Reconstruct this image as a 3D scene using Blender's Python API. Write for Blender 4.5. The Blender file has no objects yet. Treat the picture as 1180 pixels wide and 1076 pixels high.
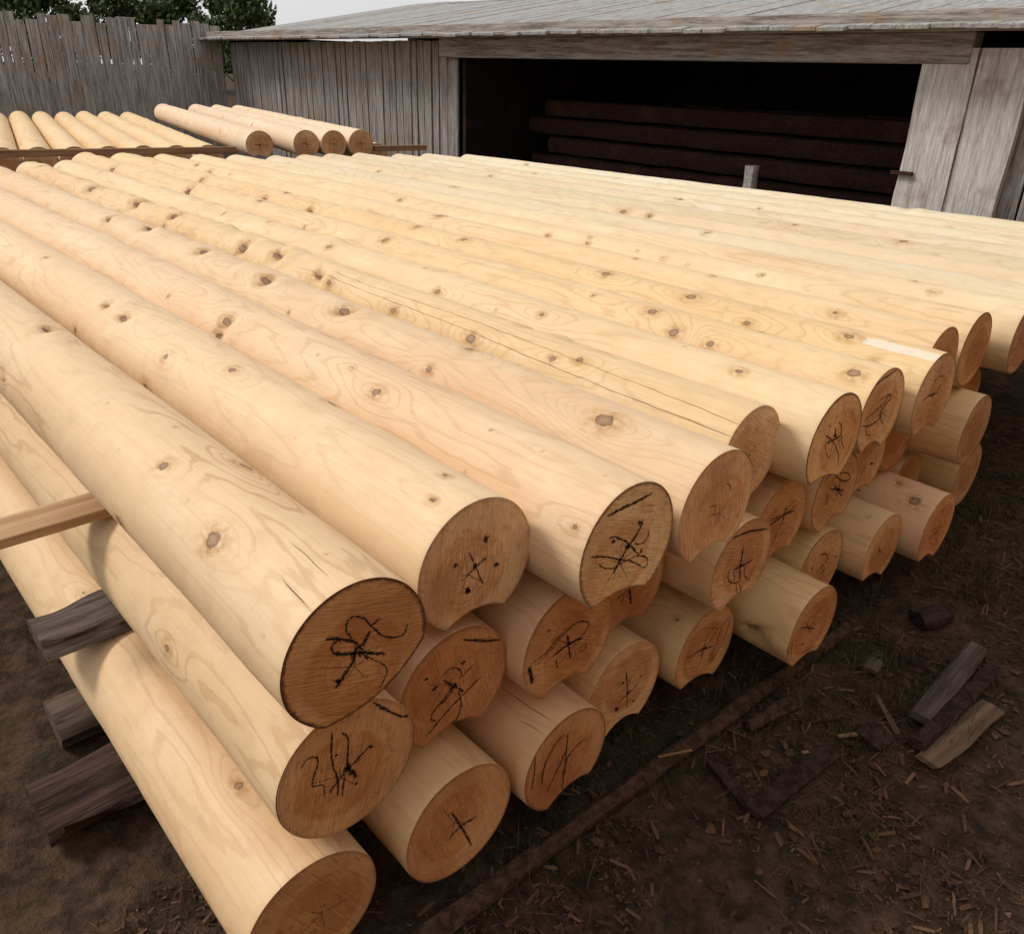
import bpy, math, random
import numpy as np
from mathutils import Vector, Matrix
from mathutils import noise as mnoise

# ------------------------------------------------------------------ data
# every round log: near-end centre c, radius R, length L, yaw, groove g (two angles, depth),
# s pen strokes on the cut end (width, points in the end plane), k knots (along, angle, radius, kind), cr drying cracks
LOGS = {
'A1': {"c":[0.4654,0.8181,0.7145],"R":0.1185,"L":5.7,"yaw":0.0,"g":[-2.1192,-0.2467,-0.0246],"s":[[2.5,[[0.0218,0.0304],[0.011,0.0151],[-0.0032,0.0091],[-0.0085,-0.0075],[-0.019,-0.0198],[-0.0395,-0.0386]]],[2,[[-0.0467,0.0499],[-0.0304,0.0417],[-0.0126,0.0299],[0.0002,0.0191],[0.0074,0.0021]]],[2.2,[[-0.0385,0.0229],[-0.0247,0.0128],[-0.0036,0.0034],[0.0181,-0.0064],[0.0459,-0.0239]]],[1.2,[[-0.0072,0.0301],[-0.0153,0.0485],[-0.0115,0.0637],[0.0006,0.0642],[0.0136,0.0546],[0.0237,0.0382],[0.042,0.0115],[0.0647,-0.0028],[0.0797,-0.0026],[0.0847,0.0117]]],[1.6,[[0.0237,0.0382],[0.0394,0.0423]]],[1.5,[[0.0071,-0.0022],[0.0146,-0.0167]]],[1,[[0.007,-0.0037],[0.0393,-0.0389],[0.0456,-0.058],[0.0312,-0.0785]]],[1.6,[[-0.0374,0.0209],[-0.0389,0.0346],[-0.0253,0.0392]]],[4,[[0.0005,0.0027],[0.0099,-0.0028]]],[2.5,[[-0.0386,-0.0271],[-0.0254,-0.0314]]]],"k":[[0.534,2.011,0.0089,1],[0.272,2.283,0.0127,1],[0.616,-3.021,0.0111,1],[0.885,1.838,0.0027,0],[0.668,1.34,0.0032,0],[0.689,2.286,0.0016,0],[0.397,2.135,0.0016,0],[0.087,1.464,0.0023,0],[0.06,2.715,0.0022,0]],"cr":[[[0.003,2.1146],[0.05,2.0948],[0.097,2.0713]],[[0.03,1.6922],[0.096,1.6772],[0.157,1.6651]]]},
'A2': {"c":[0.4617,0.864,0.4623],"R":0.1245,"L":5.7,"yaw":0.0,"s":[[1.2,[[-0.08,0.0545],[-0.0687,0.0645],[-0.0563,0.0626],[-0.0511,0.0502],[-0.0622,0.0219],[-0.0635,0.0072],[-0.0471,-0.0017],[-0.047,-0.0258]]],[1.6,[[-0.023,0.09],[-0.0277,0.0603],[-0.0274,0.024],[-0.0221,-0.0059],[-0.0238,-0.0424]]],[1.6,[[-0.0075,0.0803],[0.0021,0.0616],[-0.0015,0.0277],[-0.0043,0.0058]]],[1.6,[[0.0407,0.0239],[0.0047,0.0051],[-0.0237,-0.0128],[-0.0401,-0.0227]]],[3.2,[[-0.0043,0.0058],[0.0118,-0.0253]]],[1.5,[[-0.0095,-0.0039],[-0.0163,-0.0478]]],[6,[[-0.0087,0.0075],[0.0011,0.0022]]],[2,[[0.0503,0.1058],[0.0721,0.079],[0.0972,0.0509],[0.114,0.0395]]],[2.5,[[0.0076,-0.036],[0.0119,-0.0404]]],[2.5,[[0.0371,0.0223],[0.0451,0.0184]]],[2,[[-0.0237,0.0423],[-0.0171,0.0419]]]],"k":[[0.417,2.782,0.0078,1]]},
'A3': {"c":[0.374,0.86,0.198],"R":0.12,"L":5.7,"yaw":0,"k":[[0.221,1.675,0.0077,1],[0.5,2.326,0.0021,0]]},
'B1': {"c":[0.7355,0.8809,0.718],"R":0.1215,"L":5.7,"yaw":0.0,"g":[-2.1512,-1.0395,0.0178],"s":[[1.2,[[-0.0172,0.0319],[-0.004,0.0015],[0.0127,-0.0424]]],[1.2,[[-0.0331,-0.0157],[-0.004,-0.0012],[0.0256,0.0095]]],[4,[[-0.0084,0.0006],[-0.0011,0.0002]]],[2.5,[[0.0118,0.0428],[0.0251,0.0469]]],[2,[[0.0161,0.0529],[0.0193,0.0373]]],[2,[[-0.0512,0.0197],[-0.04,0.019]]],[1.5,[[-0.047,0.0245],[-0.0443,0.0142]]],[2.4,[[0.0351,-0.0134],[0.049,-0.0163]]],[1.5,[[0.0411,-0.0104],[0.0429,-0.0207]]],[3.6,[[-0.0259,-0.0392],[-0.0142,-0.0408]]],[3,[[-0.0215,-0.0343],[-0.0186,-0.0465]]]],"k":[[0.824,1.802,0.0084,1],[1.451,2.07,0.0096,2],[1.602,2.012,0.0076,2],[0.105,1.434,0.0053,1],[0.06,1.944,0.0051,1]]},
'B2': {"c":[0.7062,0.9048,0.4598],"R":0.1231,"L":5.7,"yaw":0.0,"g":[-2.213,-1.0543,0.023],"s":[[2.2,[[0.0184,0.0985],[0.0625,0.0733],[0.1055,0.0541]]],[1.1,[[-0.0279,0.0415],[-0.0157,0.05],[0.0027,0.0447],[0.0134,0.0281],[0.0087,0.0152]]],[1.8,[[-0.0265,0.0331],[-0.007,0.0083]]],[1.5,[[-0.007,0.0083],[-0.0257,-0.0092],[-0.0504,-0.0262],[-0.0552,-0.0391],[-0.0448,-0.0502]]],[1.5,[[-0.0008,0.0048],[-0.0227,-0.0141],[-0.032,-0.0182]]],[1.4,[[0.0054,-0.0081],[0.0131,-0.0381],[0.0081,-0.0644],[-0.0015,-0.075],[-0.0142,-0.0738]]],[1.6,[[-0.0682,-0.0727],[-0.0325,-0.0496],[0.0084,-0.0289],[0.06,-0.0068]]],[1.8,[[0.0054,-0.0018],[0.018,-0.0184]]],[5,[[-0.0101,0.0085],[0.0039,0.0038]]],[2.5,[[0.012,0.0474],[0.0229,0.0477]]],[2.5,[[-0.0521,0.0245],[-0.0387,0.0261]]],[1.8,[[-0.0674,0.0566],[-0.0587,0.0548]]],[1.2,[[0.0149,0.018],[0.0435,0.0306]]]]},
'B3': {"c":[0.6719,0.8477,0.1973],"R":0.1239,"L":5.7,"yaw":0.0,"s":[[2,[[-0.0218,0.0439],[-0.0019,-0.0047],[0.026,-0.081]]],[2,[[0.0365,-0.011],[-0.002,-0.0085],[-0.0294,-0.0215]]],[3,[[-0.0054,-0.0059],[0.0032,-0.0106]]]]},
'C1': {"c":[0.9742,0.7581,0.7166],"R":0.123,"L":5.7,"yaw":0.0,"g":[-2.3018,-1.0508,0.0133],"s":[[2,[[-0.0641,0.0867],[-0.0323,0.0876],[0.0071,0.0882],[0.0511,0.09]]],[2.2,[[0.0317,0.046],[0.0226,0.0248],[0.0042,0.0084],[-0.0079,-0.0024],[-0.0226,-0.0201],[-0.0372,-0.0378]]],[1.6,[[-0.0543,0.0412],[-0.0392,0.0367],[-0.0142,0.0207],[0.005,0.0029],[0.0295,-0.0253],[0.0374,-0.0312]]],[1.2,[[0.0517,0.0165],[0.0519,0.0032],[0.0371,-0.0043],[0.0153,0.0028]]],[1.5,[[-0.0995,0.0215],[-0.0618,0.0075],[-0.0269,-0.0118],[0.0094,-0.0305],[0.0407,-0.0542]]],[1.2,[[-0.0753,-0.001],[-0.0628,-0.014],[-0.0386,-0.0253],[-0.0187,-0.0243],[0.0156,-0.025],[0.0412,-0.0327],[0.0576,-0.0475],[0.0559,-0.0606],[0.0411,-0.0571]]],[4,[[-0.009,0.0058],[0.0032,0.0031]]],[3,[[-0.0466,0.0307],[-0.0401,0.0307]]],[3,[[0.0343,-0.0219],[0.0391,-0.0184]]],[3,[[0.0201,0.0425],[0.0234,0.0438]]]],"k":[[0.808,1.921,0.0046,1],[0.95,2.001,0.0029,0],[0.671,2.151,0.0095,1],[1.412,2.235,0.0116,2],[1.412,2.628,0.0093,2],[0.032,2.577,0.0052,1],[0.33,1.842,0.0022,0],[0.196,1.773,0.0021,0],[0.316,2.646,0.0018,0],[0.054,1.666,0.0021,0]]},
'C2': {"c":[0.9552,0.8626,0.4593],"R":0.1241,"L":5.7,"yaw":0.0,"g":[-2.1424,-1.0639,0.0209],"s":[[3,[[-0.108,-0.0008],[-0.0979,-0.045]]],[1.3,[[-0.1018,0.0048],[-0.0633,0.011],[-0.0378,0.0275],[0.0018,0.0404],[0.0299,0.0372],[0.0506,0.0228],[0.0465,0.0097],[0.0261,-0.0015],[-0.002,0.0005]]],[1.2,[[-0.0885,-0.0053],[-0.0565,0.0075],[-0.0276,0.0254],[0.0021,0.0373]]],[2,[[-0.009,0.0249],[-0.0035,-0.0017],[0.0046,-0.0394]]],[2.2,[[-0.0489,-0.0084],[-0.0087,-0.0021],[0.0157,-0.0023],[0.0373,-0.0071]]],[4,[[-0.007,-0.0015],[0.0016,-0.0013]]],[2,[[-0.0627,0.0573],[-0.0581,0.0623]]],[1.2,[[0.0289,-0.0335],[0.0352,-0.0245],[0.0481,-0.0279],[0.0436,-0.038],[0.031,-0.0377]]],[2,[[-0.0366,-0.0421],[-0.0281,-0.0421]]],[1.1,[[-0.0348,-0.0188],[-0.0351,-0.0399]]]]},
'C3': {"c":[0.936,0.8319,0.1924],"R":0.1181,"L":5.7,"yaw":0.0,"g":[-1.9897,-0.8727,0.0187],"s":[[1.6,[[-0.0026,0.071],[-0.0037,0.0383],[-0.0044,-0.0021]]],[1.6,[[0.0505,0.0257],[0.0233,0.0174],[-0.0046,0.0015]]],[1.4,[[-0.0032,0.0312],[-0.0222,-0.0039],[-0.0353,-0.0225],[-0.0546,-0.0542]]],[1.6,[[-0.0138,0.0779],[-0.0407,0.0621],[-0.066,0.0222],[-0.0702,-0.0258]]],[1.4,[[0.0006,0.0049],[-0.0061,-0.0287],[-0.0079,-0.0804]]],[1.4,[[-0.0921,0.0694],[-0.0933,0.0241],[-0.0982,-0.0163]]],[2.5,[[-0.0096,-0.0297],[-0.0003,-0.0326]]]],"cr":[[[0.003,2.1214],[0.042,2.1507],[0.08,2.2032]],[[0.007,1.8522],[0.097,1.9397],[0.162,1.96]]]},
'D1': {"c":[1.2262,0.7524,0.71],"R":0.1181,"L":5.7,"yaw":0.0,"g":[-2.1468,-1.0297,0.0187],"s":[[0.9,[[-0.0285,0.0094],[-0.004,0.0091]]],[0.9,[[-0.0037,0.0078],[-0.0109,-0.0156]]],[0.9,[[0.0183,0.0471],[0.0324,0.0404],[0.0396,0.0235]]]],"k":[[0.799,2.423,0.0078,1],[0.768,1.443,0.0098,1],[0.259,1.967,0.016,1],[3.226,1.967,0.016,2],[2.292,1.662,0.0159,2],[1.766,1.829,0.0164,2],[1.288,1.816,0.014,2],[1.495,2.508,0.005,0],[2.877,1.474,0.0185,2]]},
'D2': {"c":[1.19,0.915,0.456],"R":0.12,"L":5.6,"yaw":0.0,"g":[-2.1468,-1.0297,0.0187],"s":[[2.6,[[0.0016,-0.0006],[0.0078,-0.0229],[0.0142,-0.0489]]],[1.4,[[-0.0023,-0.0021],[-0.0452,-0.0152]]],[1,[[-0.014,-0.0067],[-0.0222,-0.0388]]]]},
'D3': {"c":[1.1784,0.8888,0.1969],"R":0.1245,"L":5.7,"yaw":0.0,"g":[-2.059,-1.0338,0.023],"s":[[1.2,[[-0.0012,0.0539],[0.0051,0.0231],[0.013,-0.0133],[0.015,-0.055]]],[1.5,[[-0.0195,-0.0246],[0.0136,-0.0176],[0.0515,-0.0027]]],[3,[[0.0082,-0.0125],[0.0194,-0.0149]]],[2.6,[[-0.0143,0.0292],[-0.0046,0.0253]]],[2.6,[[0.0529,0.0118],[0.0622,0.0083]]],[2.2,[[0.0337,-0.0504],[0.0442,-0.0556]]],[3,[[-0.0272,-0.0382],[-0.0145,-0.0466]]]]},
'E1': {"c":[1.5,0.855,0.705],"R":0.112,"L":5.7,"yaw":0.0,"s":[[1.5,[[-0.009,0.0004],[-0.003,-0.0004]]],[1.2,[[0.0255,0.0195],[0.0291,0.0194]]]],"k":[[0.866,2.494,0.0133,1],[0.558,2.255,0.0081,1],[0.483,2.046,0.0079,1],[2.342,2.25,0.017,2],[2.078,2.055,0.0159,2],[1.638,2.417,0.0084,1],[4.284,1.917,0.0257,2],[3.602,1.863,0.0226,2],[3.133,1.821,0.0164,2],[1.748,2.26,0.0116,2]],"cr":[[[0.19,2.5476],[0.337,2.5072],[0.614,2.491],[0.931,2.2919],[1.524,2.4321]],[[0.002,2.225],[0.22,2.1425],[0.574,2.0591],[0.864,1.9488],[1.093,2.311],[1.425,2.0741]]]},
'E2': {"c":[1.4624,0.8117,0.4516],"R":0.1174,"L":5.7,"yaw":0.0,"g":[-2.0944,-0.9774,0.0187],"s":[[2,[[-0.0564,0.0943],[-0.0218,0.0919],[0.0256,0.0835],[0.0887,0.064]]],[2,[[-0.0089,0.057],[-0.0057,0.028],[-0.007,0.0006],[0.0034,-0.0409]]],[2,[[-0.0322,0.0026],[-0.007,0.0006],[0.0272,-0.0022],[0.0438,-0.0004]]],[1.2,[[-0.0502,0.0102],[-0.0525,-0.0056],[-0.0367,-0.0293],[-0.0001,-0.0437],[0.0002,-0.028]]],[1.2,[[-0.0322,0.0026],[-0.0191,-0.034]]],[1.2,[[0.0108,-0.004],[0.0238,-0.0381],[0.0399,-0.0508],[0.0509,-0.035]]],[1.2,[[-0.1043,-0.0489],[-0.0862,-0.0415]]],[3,[[-0.0093,0.0015],[-0.0008,0.0008]]],[0.9,[[-0.0129,-0.0425],[0.0045,-0.0792],[0.0164,-0.0756],[0.0011,-0.0486]]]]},
'E3': {"c":[1.4515,0.8631,0.1888],"R":0.1165,"L":5.7,"yaw":0.0,"g":[-2.3762,-1.1213,0.0164],"s":[[1.6,[[-0.079,0.0124],[-0.0257,0.0087],[0.0321,-0.0074]]],[1.6,[[-0.0052,0.0305],[-0.011,0.0065],[-0.0109,-0.0289]]],[1.2,[[0.0107,0.0572],[0.0304,0.0503],[0.0372,0.0362],[-0.0001,0.0064]]],[1.4,[[0.0328,-0.0105],[0.0198,-0.0535]]],[1.4,[[0.0842,0.0594],[0.0567,0.0321],[0.0382,-0.0353],[0.0324,-0.0602]]],[1.2,[[0.0934,0.0523],[0.0822,0.0031],[0.0658,-0.0246],[0.0402,-0.0615]]],[2.5,[[-0.0116,0.0095],[0.0039,0.0043]]],[1.2,[[-0.0344,-0.0548],[-0.0149,-0.0268]]]],"k":[[0.047,2.204,0.0058,1]]},
'F1': {"c":[1.7111,0.7707,0.7028],"R":0.1196,"L":5.7,"yaw":0.0,"g":[-2.3488,-1.0679,0.0119],"s":[[2,[[-0.0474,0.0112],[-0.0148,0.0104],[0.02,0.0116]]],[2,[[-0.0136,0.0413],[-0.0067,0.0178]]],[1.2,[[-0.061,0.0365],[-0.0255,0.0159],[0.0063,-0.0102],[0.0324,-0.0427],[0.0399,-0.0677]]],[1,[[-0.0469,0.0099],[-0.0355,-0.0152],[-0.0113,-0.0334],[-0.0106,-0.0005]]],[4,[[-0.0096,0.0174],[-0.0019,0.0201]]],[1,[[-0.0052,0.0534],[0.0148,0.0361],[0.03,-0.0022],[0.0554,-0.0318]]],[2,[[-0.0467,0.055],[-0.0415,0.0524]]]],"k":[[2.136,2.015,0.0098,1],[3.097,1.98,0.0081,0],[2.715,1.66,0.0075,0],[1.571,1.54,0.0057,0],[0.92,2.073,0.007,1],[1.094,2.33,0.0037,0],[0.247,1.939,0.0079,1],[0.438,1.634,0.0031,0]]},
'F2': {"c":[1.7049,0.8611,0.4507],"R":0.118,"L":5.7,"yaw":0.0,"g":[-2.042,-0.925,0.0187],"s":[[2,[[-0.0549,0.015],[-0.0236,0.0181],[0.0104,0.022],[0.0625,0.0168]]],[1.8,[[0.0155,0.0436],[0.0104,0.022],[0.0062,-0.0105]]],[1.4,[[-0.054,0.0277],[-0.0076,0.027]]],[1,[[-0.0137,-0.0151],[-0.0126,-0.0424]]],[1.3,[[0.0572,0.0483],[0.0181,0.0354]]],[1.3,[[0.0676,0.0314],[0.0168,0.0241]]],[3.5,[[0.0056,0.0222],[0.0152,0.0217]]]]},
'F3': {"c":[1.7412,0.7393,0.1868],"R":0.1156,"L":5.7,"yaw":0.0,"g":[-2.1985,-1.0999,0.0131],"s":[[1,[[0.0067,0.0282],[-0.0245,0.0094]]],[1.5,[[-0.0687,0.031],[-0.0245,0.0094],[0.0142,-0.0143]]],[1.2,[[-0.0501,0.041],[-0.0027,-0.0208]]],[2,[[-0.0475,-0.0327],[-0.0315,-0.0359]]],[1,[[-0.0285,-0.0671],[0.0294,-0.0793]]],[1.2,[[-0.1031,0.0147],[-0.0884,-0.0605]]],[1,[[0.0096,0.0413],[0.0239,0.0442]]]]},
'G1': {"c":[1.982,0.7917,0.702],"R":0.1162,"L":6.19,"yaw":0.0,"g":[-2.1904,-1.1693,0.0209],"s":[[1.8,[[-0.0694,0.0888],[-0.0356,0.0973],[0.0011,0.1014],[0.0321,0.1069]]],[1.5,[[-0.0886,0.0005],[-0.045,0.0116],[-0.0005,0.0228],[0.0241,0.0422],[0.0367,0.0279],[-0.0009,0.0116],[-0.0015,-0.0109],[0.0301,-0.0424]]],[1.3,[[-0.0998,-0.0105],[-0.0456,-0.0235],[-0.0,-0.0142],[0.0214,0.0003]]],[1.3,[[-0.03,0.0385],[0.0065,0.0436],[0.0241,0.0422]]],[1.5,[[-0.0573,-0.0218],[-0.0098,-0.0174],[0.0018,-0.0061]]],[1.8,[[-0.0174,-0.0068],[0.0052,-0.0013]]],[1,[[-0.0714,-0.0265],[-0.0582,-0.0443],[-0.0318,-0.0545]]]],"k":[[2.128,2.026,0.0136,1],[0.715,1.934,0.0121,1],[0.957,1.949,0.0051,0],[0.599,2.387,0.0117,1],[0.47,2.405,0.0091,1],[0.063,2.107,0.0126,1],[0.312,1.986,0.0027,0],[3.308,1.727,0.0131,1],[4.109,2.312,0.0202,2],[5.357,2.412,0.0247,2]]},
'G2': {"c":[1.975,0.8591,0.448],"R":0.118,"L":5.7,"yaw":0,"g":[-1.9897,-0.8727,0.0187],"s":[[2,[[-0.0385,0.0248],[0.0091,0.0075],[0.0459,-0.0079]]],[1.8,[[-0.0185,0.029],[0.0091,0.0075],[0.0322,-0.016],[0.046,-0.0223]]],[1.5,[[0.0186,0.0325],[0.0091,0.0075],[0.0108,-0.0183]]],[1.4,[[-0.05,0.0833],[-0.0254,0.068],[-0.0183,0.0566],[0.0186,0.0325],[0.058,0.0183],[0.0692,0.0257],[0.047,0.0453],[0.0088,0.0573],[0.0035,0.0497]]],[1.4,[[-0.0528,0.0767],[-0.0772,0.0573]]],[3.5,[[0.0034,0.0078],[0.0171,0.0055]]],[1.5,[[-0.0448,0.013],[-0.0394,-0.0232]]]]},
'G3': {"c":[2.0029,0.868,0.189],"R":0.1218,"L":5.7,"yaw":0.0,"s":[[1.5,[[-0.0286,0.0508],[-0.0082,0.0528],[0.0219,0.0407],[0.035,0.0172],[-0.0101,-0.0008]]],[2.2,[[-0.0578,0.0268],[-0.048,0.0228]]],[2.2,[[0.0215,-0.0167],[0.0318,-0.0211]]],[2,[[-0.0179,-0.0028],[-0.009,-0.0039]]],[2,[[0.0777,0.0094],[0.0926,0.0055]]]]},
'H1': {"c":[2.2148,0.7598,0.6976],"R":0.1206,"L":6.11,"yaw":0.0,"g":[-2.1468,-1.0297,0.0187],"s":[[1.5,[[-0.073,0.0048],[-0.039,0.0112],[0.0147,0.0074]]],[1.3,[[-0.038,0.0095],[-0.0209,0.0466],[-0.0011,0.0567],[0.0354,0.0501]]],[1.6,[[0.0279,0.0296],[0.0081,0.0074]]],[2.5,[[-0.0233,0.006],[-0.0096,0.0101]]]],"k":[[2.291,1.764,0.0127,1],[1.949,1.839,0.0135,1],[1.158,1.796,0.0128,1],[0.543,2.287,0.0086,1],[0.243,1.916,0.0118,1],[0.783,1.888,0.0131,1],[3.149,2.388,0.0129,2],[3.546,1.529,0.0117,1]]},
'H2': {"c":[2.235,0.9026,0.4435],"R":0.1145,"L":5.7,"yaw":0.0,"g":[-2.1468,-1.0297,0.0187],"s":[[2.5,[[0.0281,-0.0115],[0.0546,-0.0196]]],[2,[[-0.0267,-0.0792],[0.009,-0.0972]]],[1,[[-0.1121,-0.0037],[-0.0228,-0.0621]]]]},
'H3': {"c":[2.2552,0.804,0.1841],"R":0.1155,"L":5.7,"yaw":0.0,"g":[-2.4322,-1.217,0.0165],"s":[[2.5,[[-0.0301,0.0178],[-0.0105,-0.0035]]],[1.5,[[-0.0681,-0.0046],[-0.0558,-0.0042]]],[1.5,[[0.0161,0.0239],[0.0273,0.0277]]]],"k":[[0.048,1.939,0.0038,0]]},
'I1': {"c":[2.4747,0.8549,0.7],"R":0.119,"L":5.78,"yaw":0.007,"k":[[2.361,1.692,0.0156,1],[0.312,2.114,0.0092,1],[0.808,1.658,0.0075,1],[1.161,1.62,0.0062,1],[4.797,2.349,0.0176,2]]},
'I2': {"c":[2.5,0.93,0.446],"R":0.118,"L":5.7,"yaw":0},
'I3': {"c":[2.51,0.75,0.185],"R":0.119,"L":5.7,"yaw":0,"g":[-2.2814,-1.3043,0.0167],"s":[[1,[[-0.0479,0.0024],[-0.0317,0.013],[0.0093,0.0006],[-0.0051,-0.0138]]],[1,[[-0.0256,-0.0172],[0.0303,-0.0157]]]],"k":[[0.135,1.805,0.0096,1],[0.062,2.195,0.0135,1]]},
'J1': {"c":[2.7343,0.8554,0.7],"R":0.119,"L":5.63,"yaw":0.014,"k":[[0.744,2.058,0.0061,1],[1.171,2.221,0.0065,1],[1.053,2.286,0.0048,0],[1.815,2.342,0.0094,1],[1.579,2.289,0.007,1],[1.593,1.945,0.007,1],[1.312,2.145,0.005,0]]},
'J2': {"c":[2.7389,0.7916,0.446],"R":0.1185,"L":5.3,"yaw":0.014},
'J3': {"c":[2.7324,0.9543,0.184],"R":0.1185,"L":5.3,"yaw":0.014},
'K1': {"c":[2.9951,0.8028,0.7],"R":0.119,"L":5.55,"yaw":0.0209,"k":[[0.291,2.078,0.0079,1],[0.375,1.599,0.0069,1]]},
'K2': {"c":[3.007,0.9257,0.446],"R":0.1185,"L":5.3,"yaw":0.0209},
'K3': {"c":[2.9919,0.8485,0.184],"R":0.1185,"L":5.3,"yaw":0.0209},
'L1': {"c":[3.2563,0.7614,0.7],"R":0.119,"L":5.4,"yaw":0.0279,"k":[[3.254,1.608,0.0123,1]]},
'M1': {"c":[3.5181,0.7197,0.7],"R":0.119,"L":5.4,"yaw":0.0349,"k":[[2.166,2.103,0.015,1],[4.32,2.189,0.0116,1]]},
'N1': {"c":[3.7762,0.779,0.7],"R":0.119,"L":5.32,"yaw":0.0419,"k":[[0.788,1.751,0.0137,1],[1.305,1.75,0.009,1]]},
'O1': {"c":[4.0362,0.7835,0.7],"R":0.119,"L":5.26,"yaw":0.0489,"k":[[3.649,2.143,0.0101,1]]},
'P1': {"c":[4.3001,0.7181,0.7],"R":0.119,"L":5.12,"yaw":0.0559},
'Q1': {"c":[4.5608,0.7188,0.7],"R":0.119,"L":5.04,"yaw":0.0628},
'R1': {"c":[4.8095,0.8899,0.7],"R":0.119,"L":4.65,"yaw":0.0698},
}
LOGS['E1']['cr'] = [[[-.01,2.50],[.3,2.48],[.6,2.42],[.9,2.31],[1.5,2.24],[1.9,2.2]], [[-.01,2.22],[.2,2.15],[.55,2.06],[.9,1.99],[1.4,2.0],[1.7,2.02]]]

scene = bpy.context.scene
COL = scene.collection
R_ = math.radians

# ------------------------------------------------------------------ helpers
def tag(o, label=None, cat=None, group=None, kind=None):
    if label: o['label'] = label
    if cat: o['category'] = cat
    if group: o['group'] = group
    if kind: o['kind'] = kind
    return o

def mesh_np(name, V, F, mat=None, parent=None, smooth=False, uvs=None, attrs=None, sharp=None):
    """V (n,3) array; F list of tuples or (m,k) array"""
    me = bpy.data.meshes.new(name)
    V = np.asarray(V, np.float32)
    me.vertices.add(len(V)); me.vertices.foreach_set('co', V.ravel())
    if isinstance(F, np.ndarray):
        k = F.shape[1]; flat = F.ravel().astype(np.int32)
        starts = np.arange(0, len(flat), k, dtype=np.int32); tot = np.full(len(F), k, np.int32)
    else:
        flat = np.array([i for f in F for i in f], np.int32)
        tot = np.array([len(f) for f in F], np.int32)
        starts = np.concatenate([[0], np.cumsum(tot)[:-1]]).astype(np.int32)
    me.loops.add(len(flat)); me.loops.foreach_set('vertex_index', flat)
    me.polygons.add(len(tot)); me.polygons.foreach_set('loop_start', starts)
    me.polygons.foreach_set('use_smooth', np.full(len(tot), smooth))
    me.update(calc_edges=True)
    if uvs is not None:
        l = me.uv_layers.new(name='UVMap'); l.data.foreach_set('uv', np.asarray(uvs, np.float32)[flat].ravel())
    for n, a in (attrs or {}).items():
        a = np.asarray(a, np.float32)
        at = me.attributes.new(n, 'FLOAT', 'POINT'); at.data.foreach_set('value', a)
    if smooth and sharp is not None:
        me.set_sharp_from_angle(angle=sharp)
    me.validate()
    o = bpy.data.objects.new(name, me); COL.objects.link(o)
    if mat: me.materials.append(mat)
    if parent: o.parent = parent
    return o

class MB:
    def __init__(s): s.v = []; s.f = []
    def add(s, V, F):
        b = len(s.v); s.v += [tuple(p) for p in V]; s.f += [tuple(i + b for i in f) for f in F]
    def box(s, c, size, rot=None, bev=0.0):
        hx, hy, hz = [a / 2 for a in size]
        b = min(bev, hx * .9, hy * .9, hz * .9)
        P = []
        # chamfered box: 24 verts
        if b <= 0:
            P = [(x, y, z) for x in (-hx, hx) for y in (-hy, hy) for z in (-hz, hz)]
            F = [(0,1,3,2),(4,6,7,5),(0,4,5,1),(2,3,7,6),(0,2,6,4),(1,5,7,3)]
        else:
            idx = {}
            for sx in (-1,1):
                for sy in (-1,1):
                    for sz in (-1,1):
                        idx[(sx,sy,sz,0)] = len(P); P.append((sx*hx, sy*(hy-b), sz*(hz-b)))
                        idx[(sx,sy,sz,1)] = len(P); P.append((sx*(hx-b), sy*hy, sz*(hz-b)))
                        idx[(sx,sy,sz,2)] = len(P); P.append((sx*(hx-b), sy*(hy-b), sz*hz))
            F = []
            ring = [(-1,-1),(1,-1),(1,1),(-1,1)]
            for sgn in (-1,1):
                for ax in range(3):
                    q = []
                    for a, c2 in ring:
                        t = [0,0,0]; t[ax] = sgn; t[(ax+1)%3] = a; t[(ax+2)%3] = c2
                        q.append(idx[(t[0],t[1],t[2],ax)])
                    F.append(tuple(q if sgn > 0 else q[::-1]))
            for ax in range(3):
                b1, b2 = (ax+1)%3, (ax+2)%3
                for s1 in (-1,1):
                    for s2 in (-1,1):
                        t0=[0,0,0]; t0[ax]=-1; t0[b1]=s1; t0[b2]=s2
                        t1=list(t0); t1[ax]=1
                        q=[idx[(*t0,b1)],idx[(*t1,b1)],idx[(*t1,b2)],idx[(*t0,b2)]]
                        F.append(tuple(q if s1*s2<0 else q[::-1]))
            for k in ring:
                pass
            for sx in (-1,1):
                for sy in (-1,1):
                    for sz in (-1,1):
                        q=[idx[(sx,sy,sz,i)] for i in range(3)]
                        F.append(tuple(q if sx*sy*sz>0 else q[::-1]))
        M = rot if rot is not None else Matrix.Identity(3)
        c = Vector(c)
        s.add([M @ Vector(p) + c for p in P], F)
    def build(s, name, mat, parent=None, smooth=False, sharp=None, attrs=None):
        return mesh_np(name, np.array(s.v), s.f, mat, parent, smooth, sharp=sharp, attrs=attrs)

def rz(a): return Matrix.Rotation(a, 3, 'Z')
def rx(a): return Matrix.Rotation(a, 3, 'X')
def ry(a): return Matrix.Rotation(a, 3, 'Y')

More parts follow.
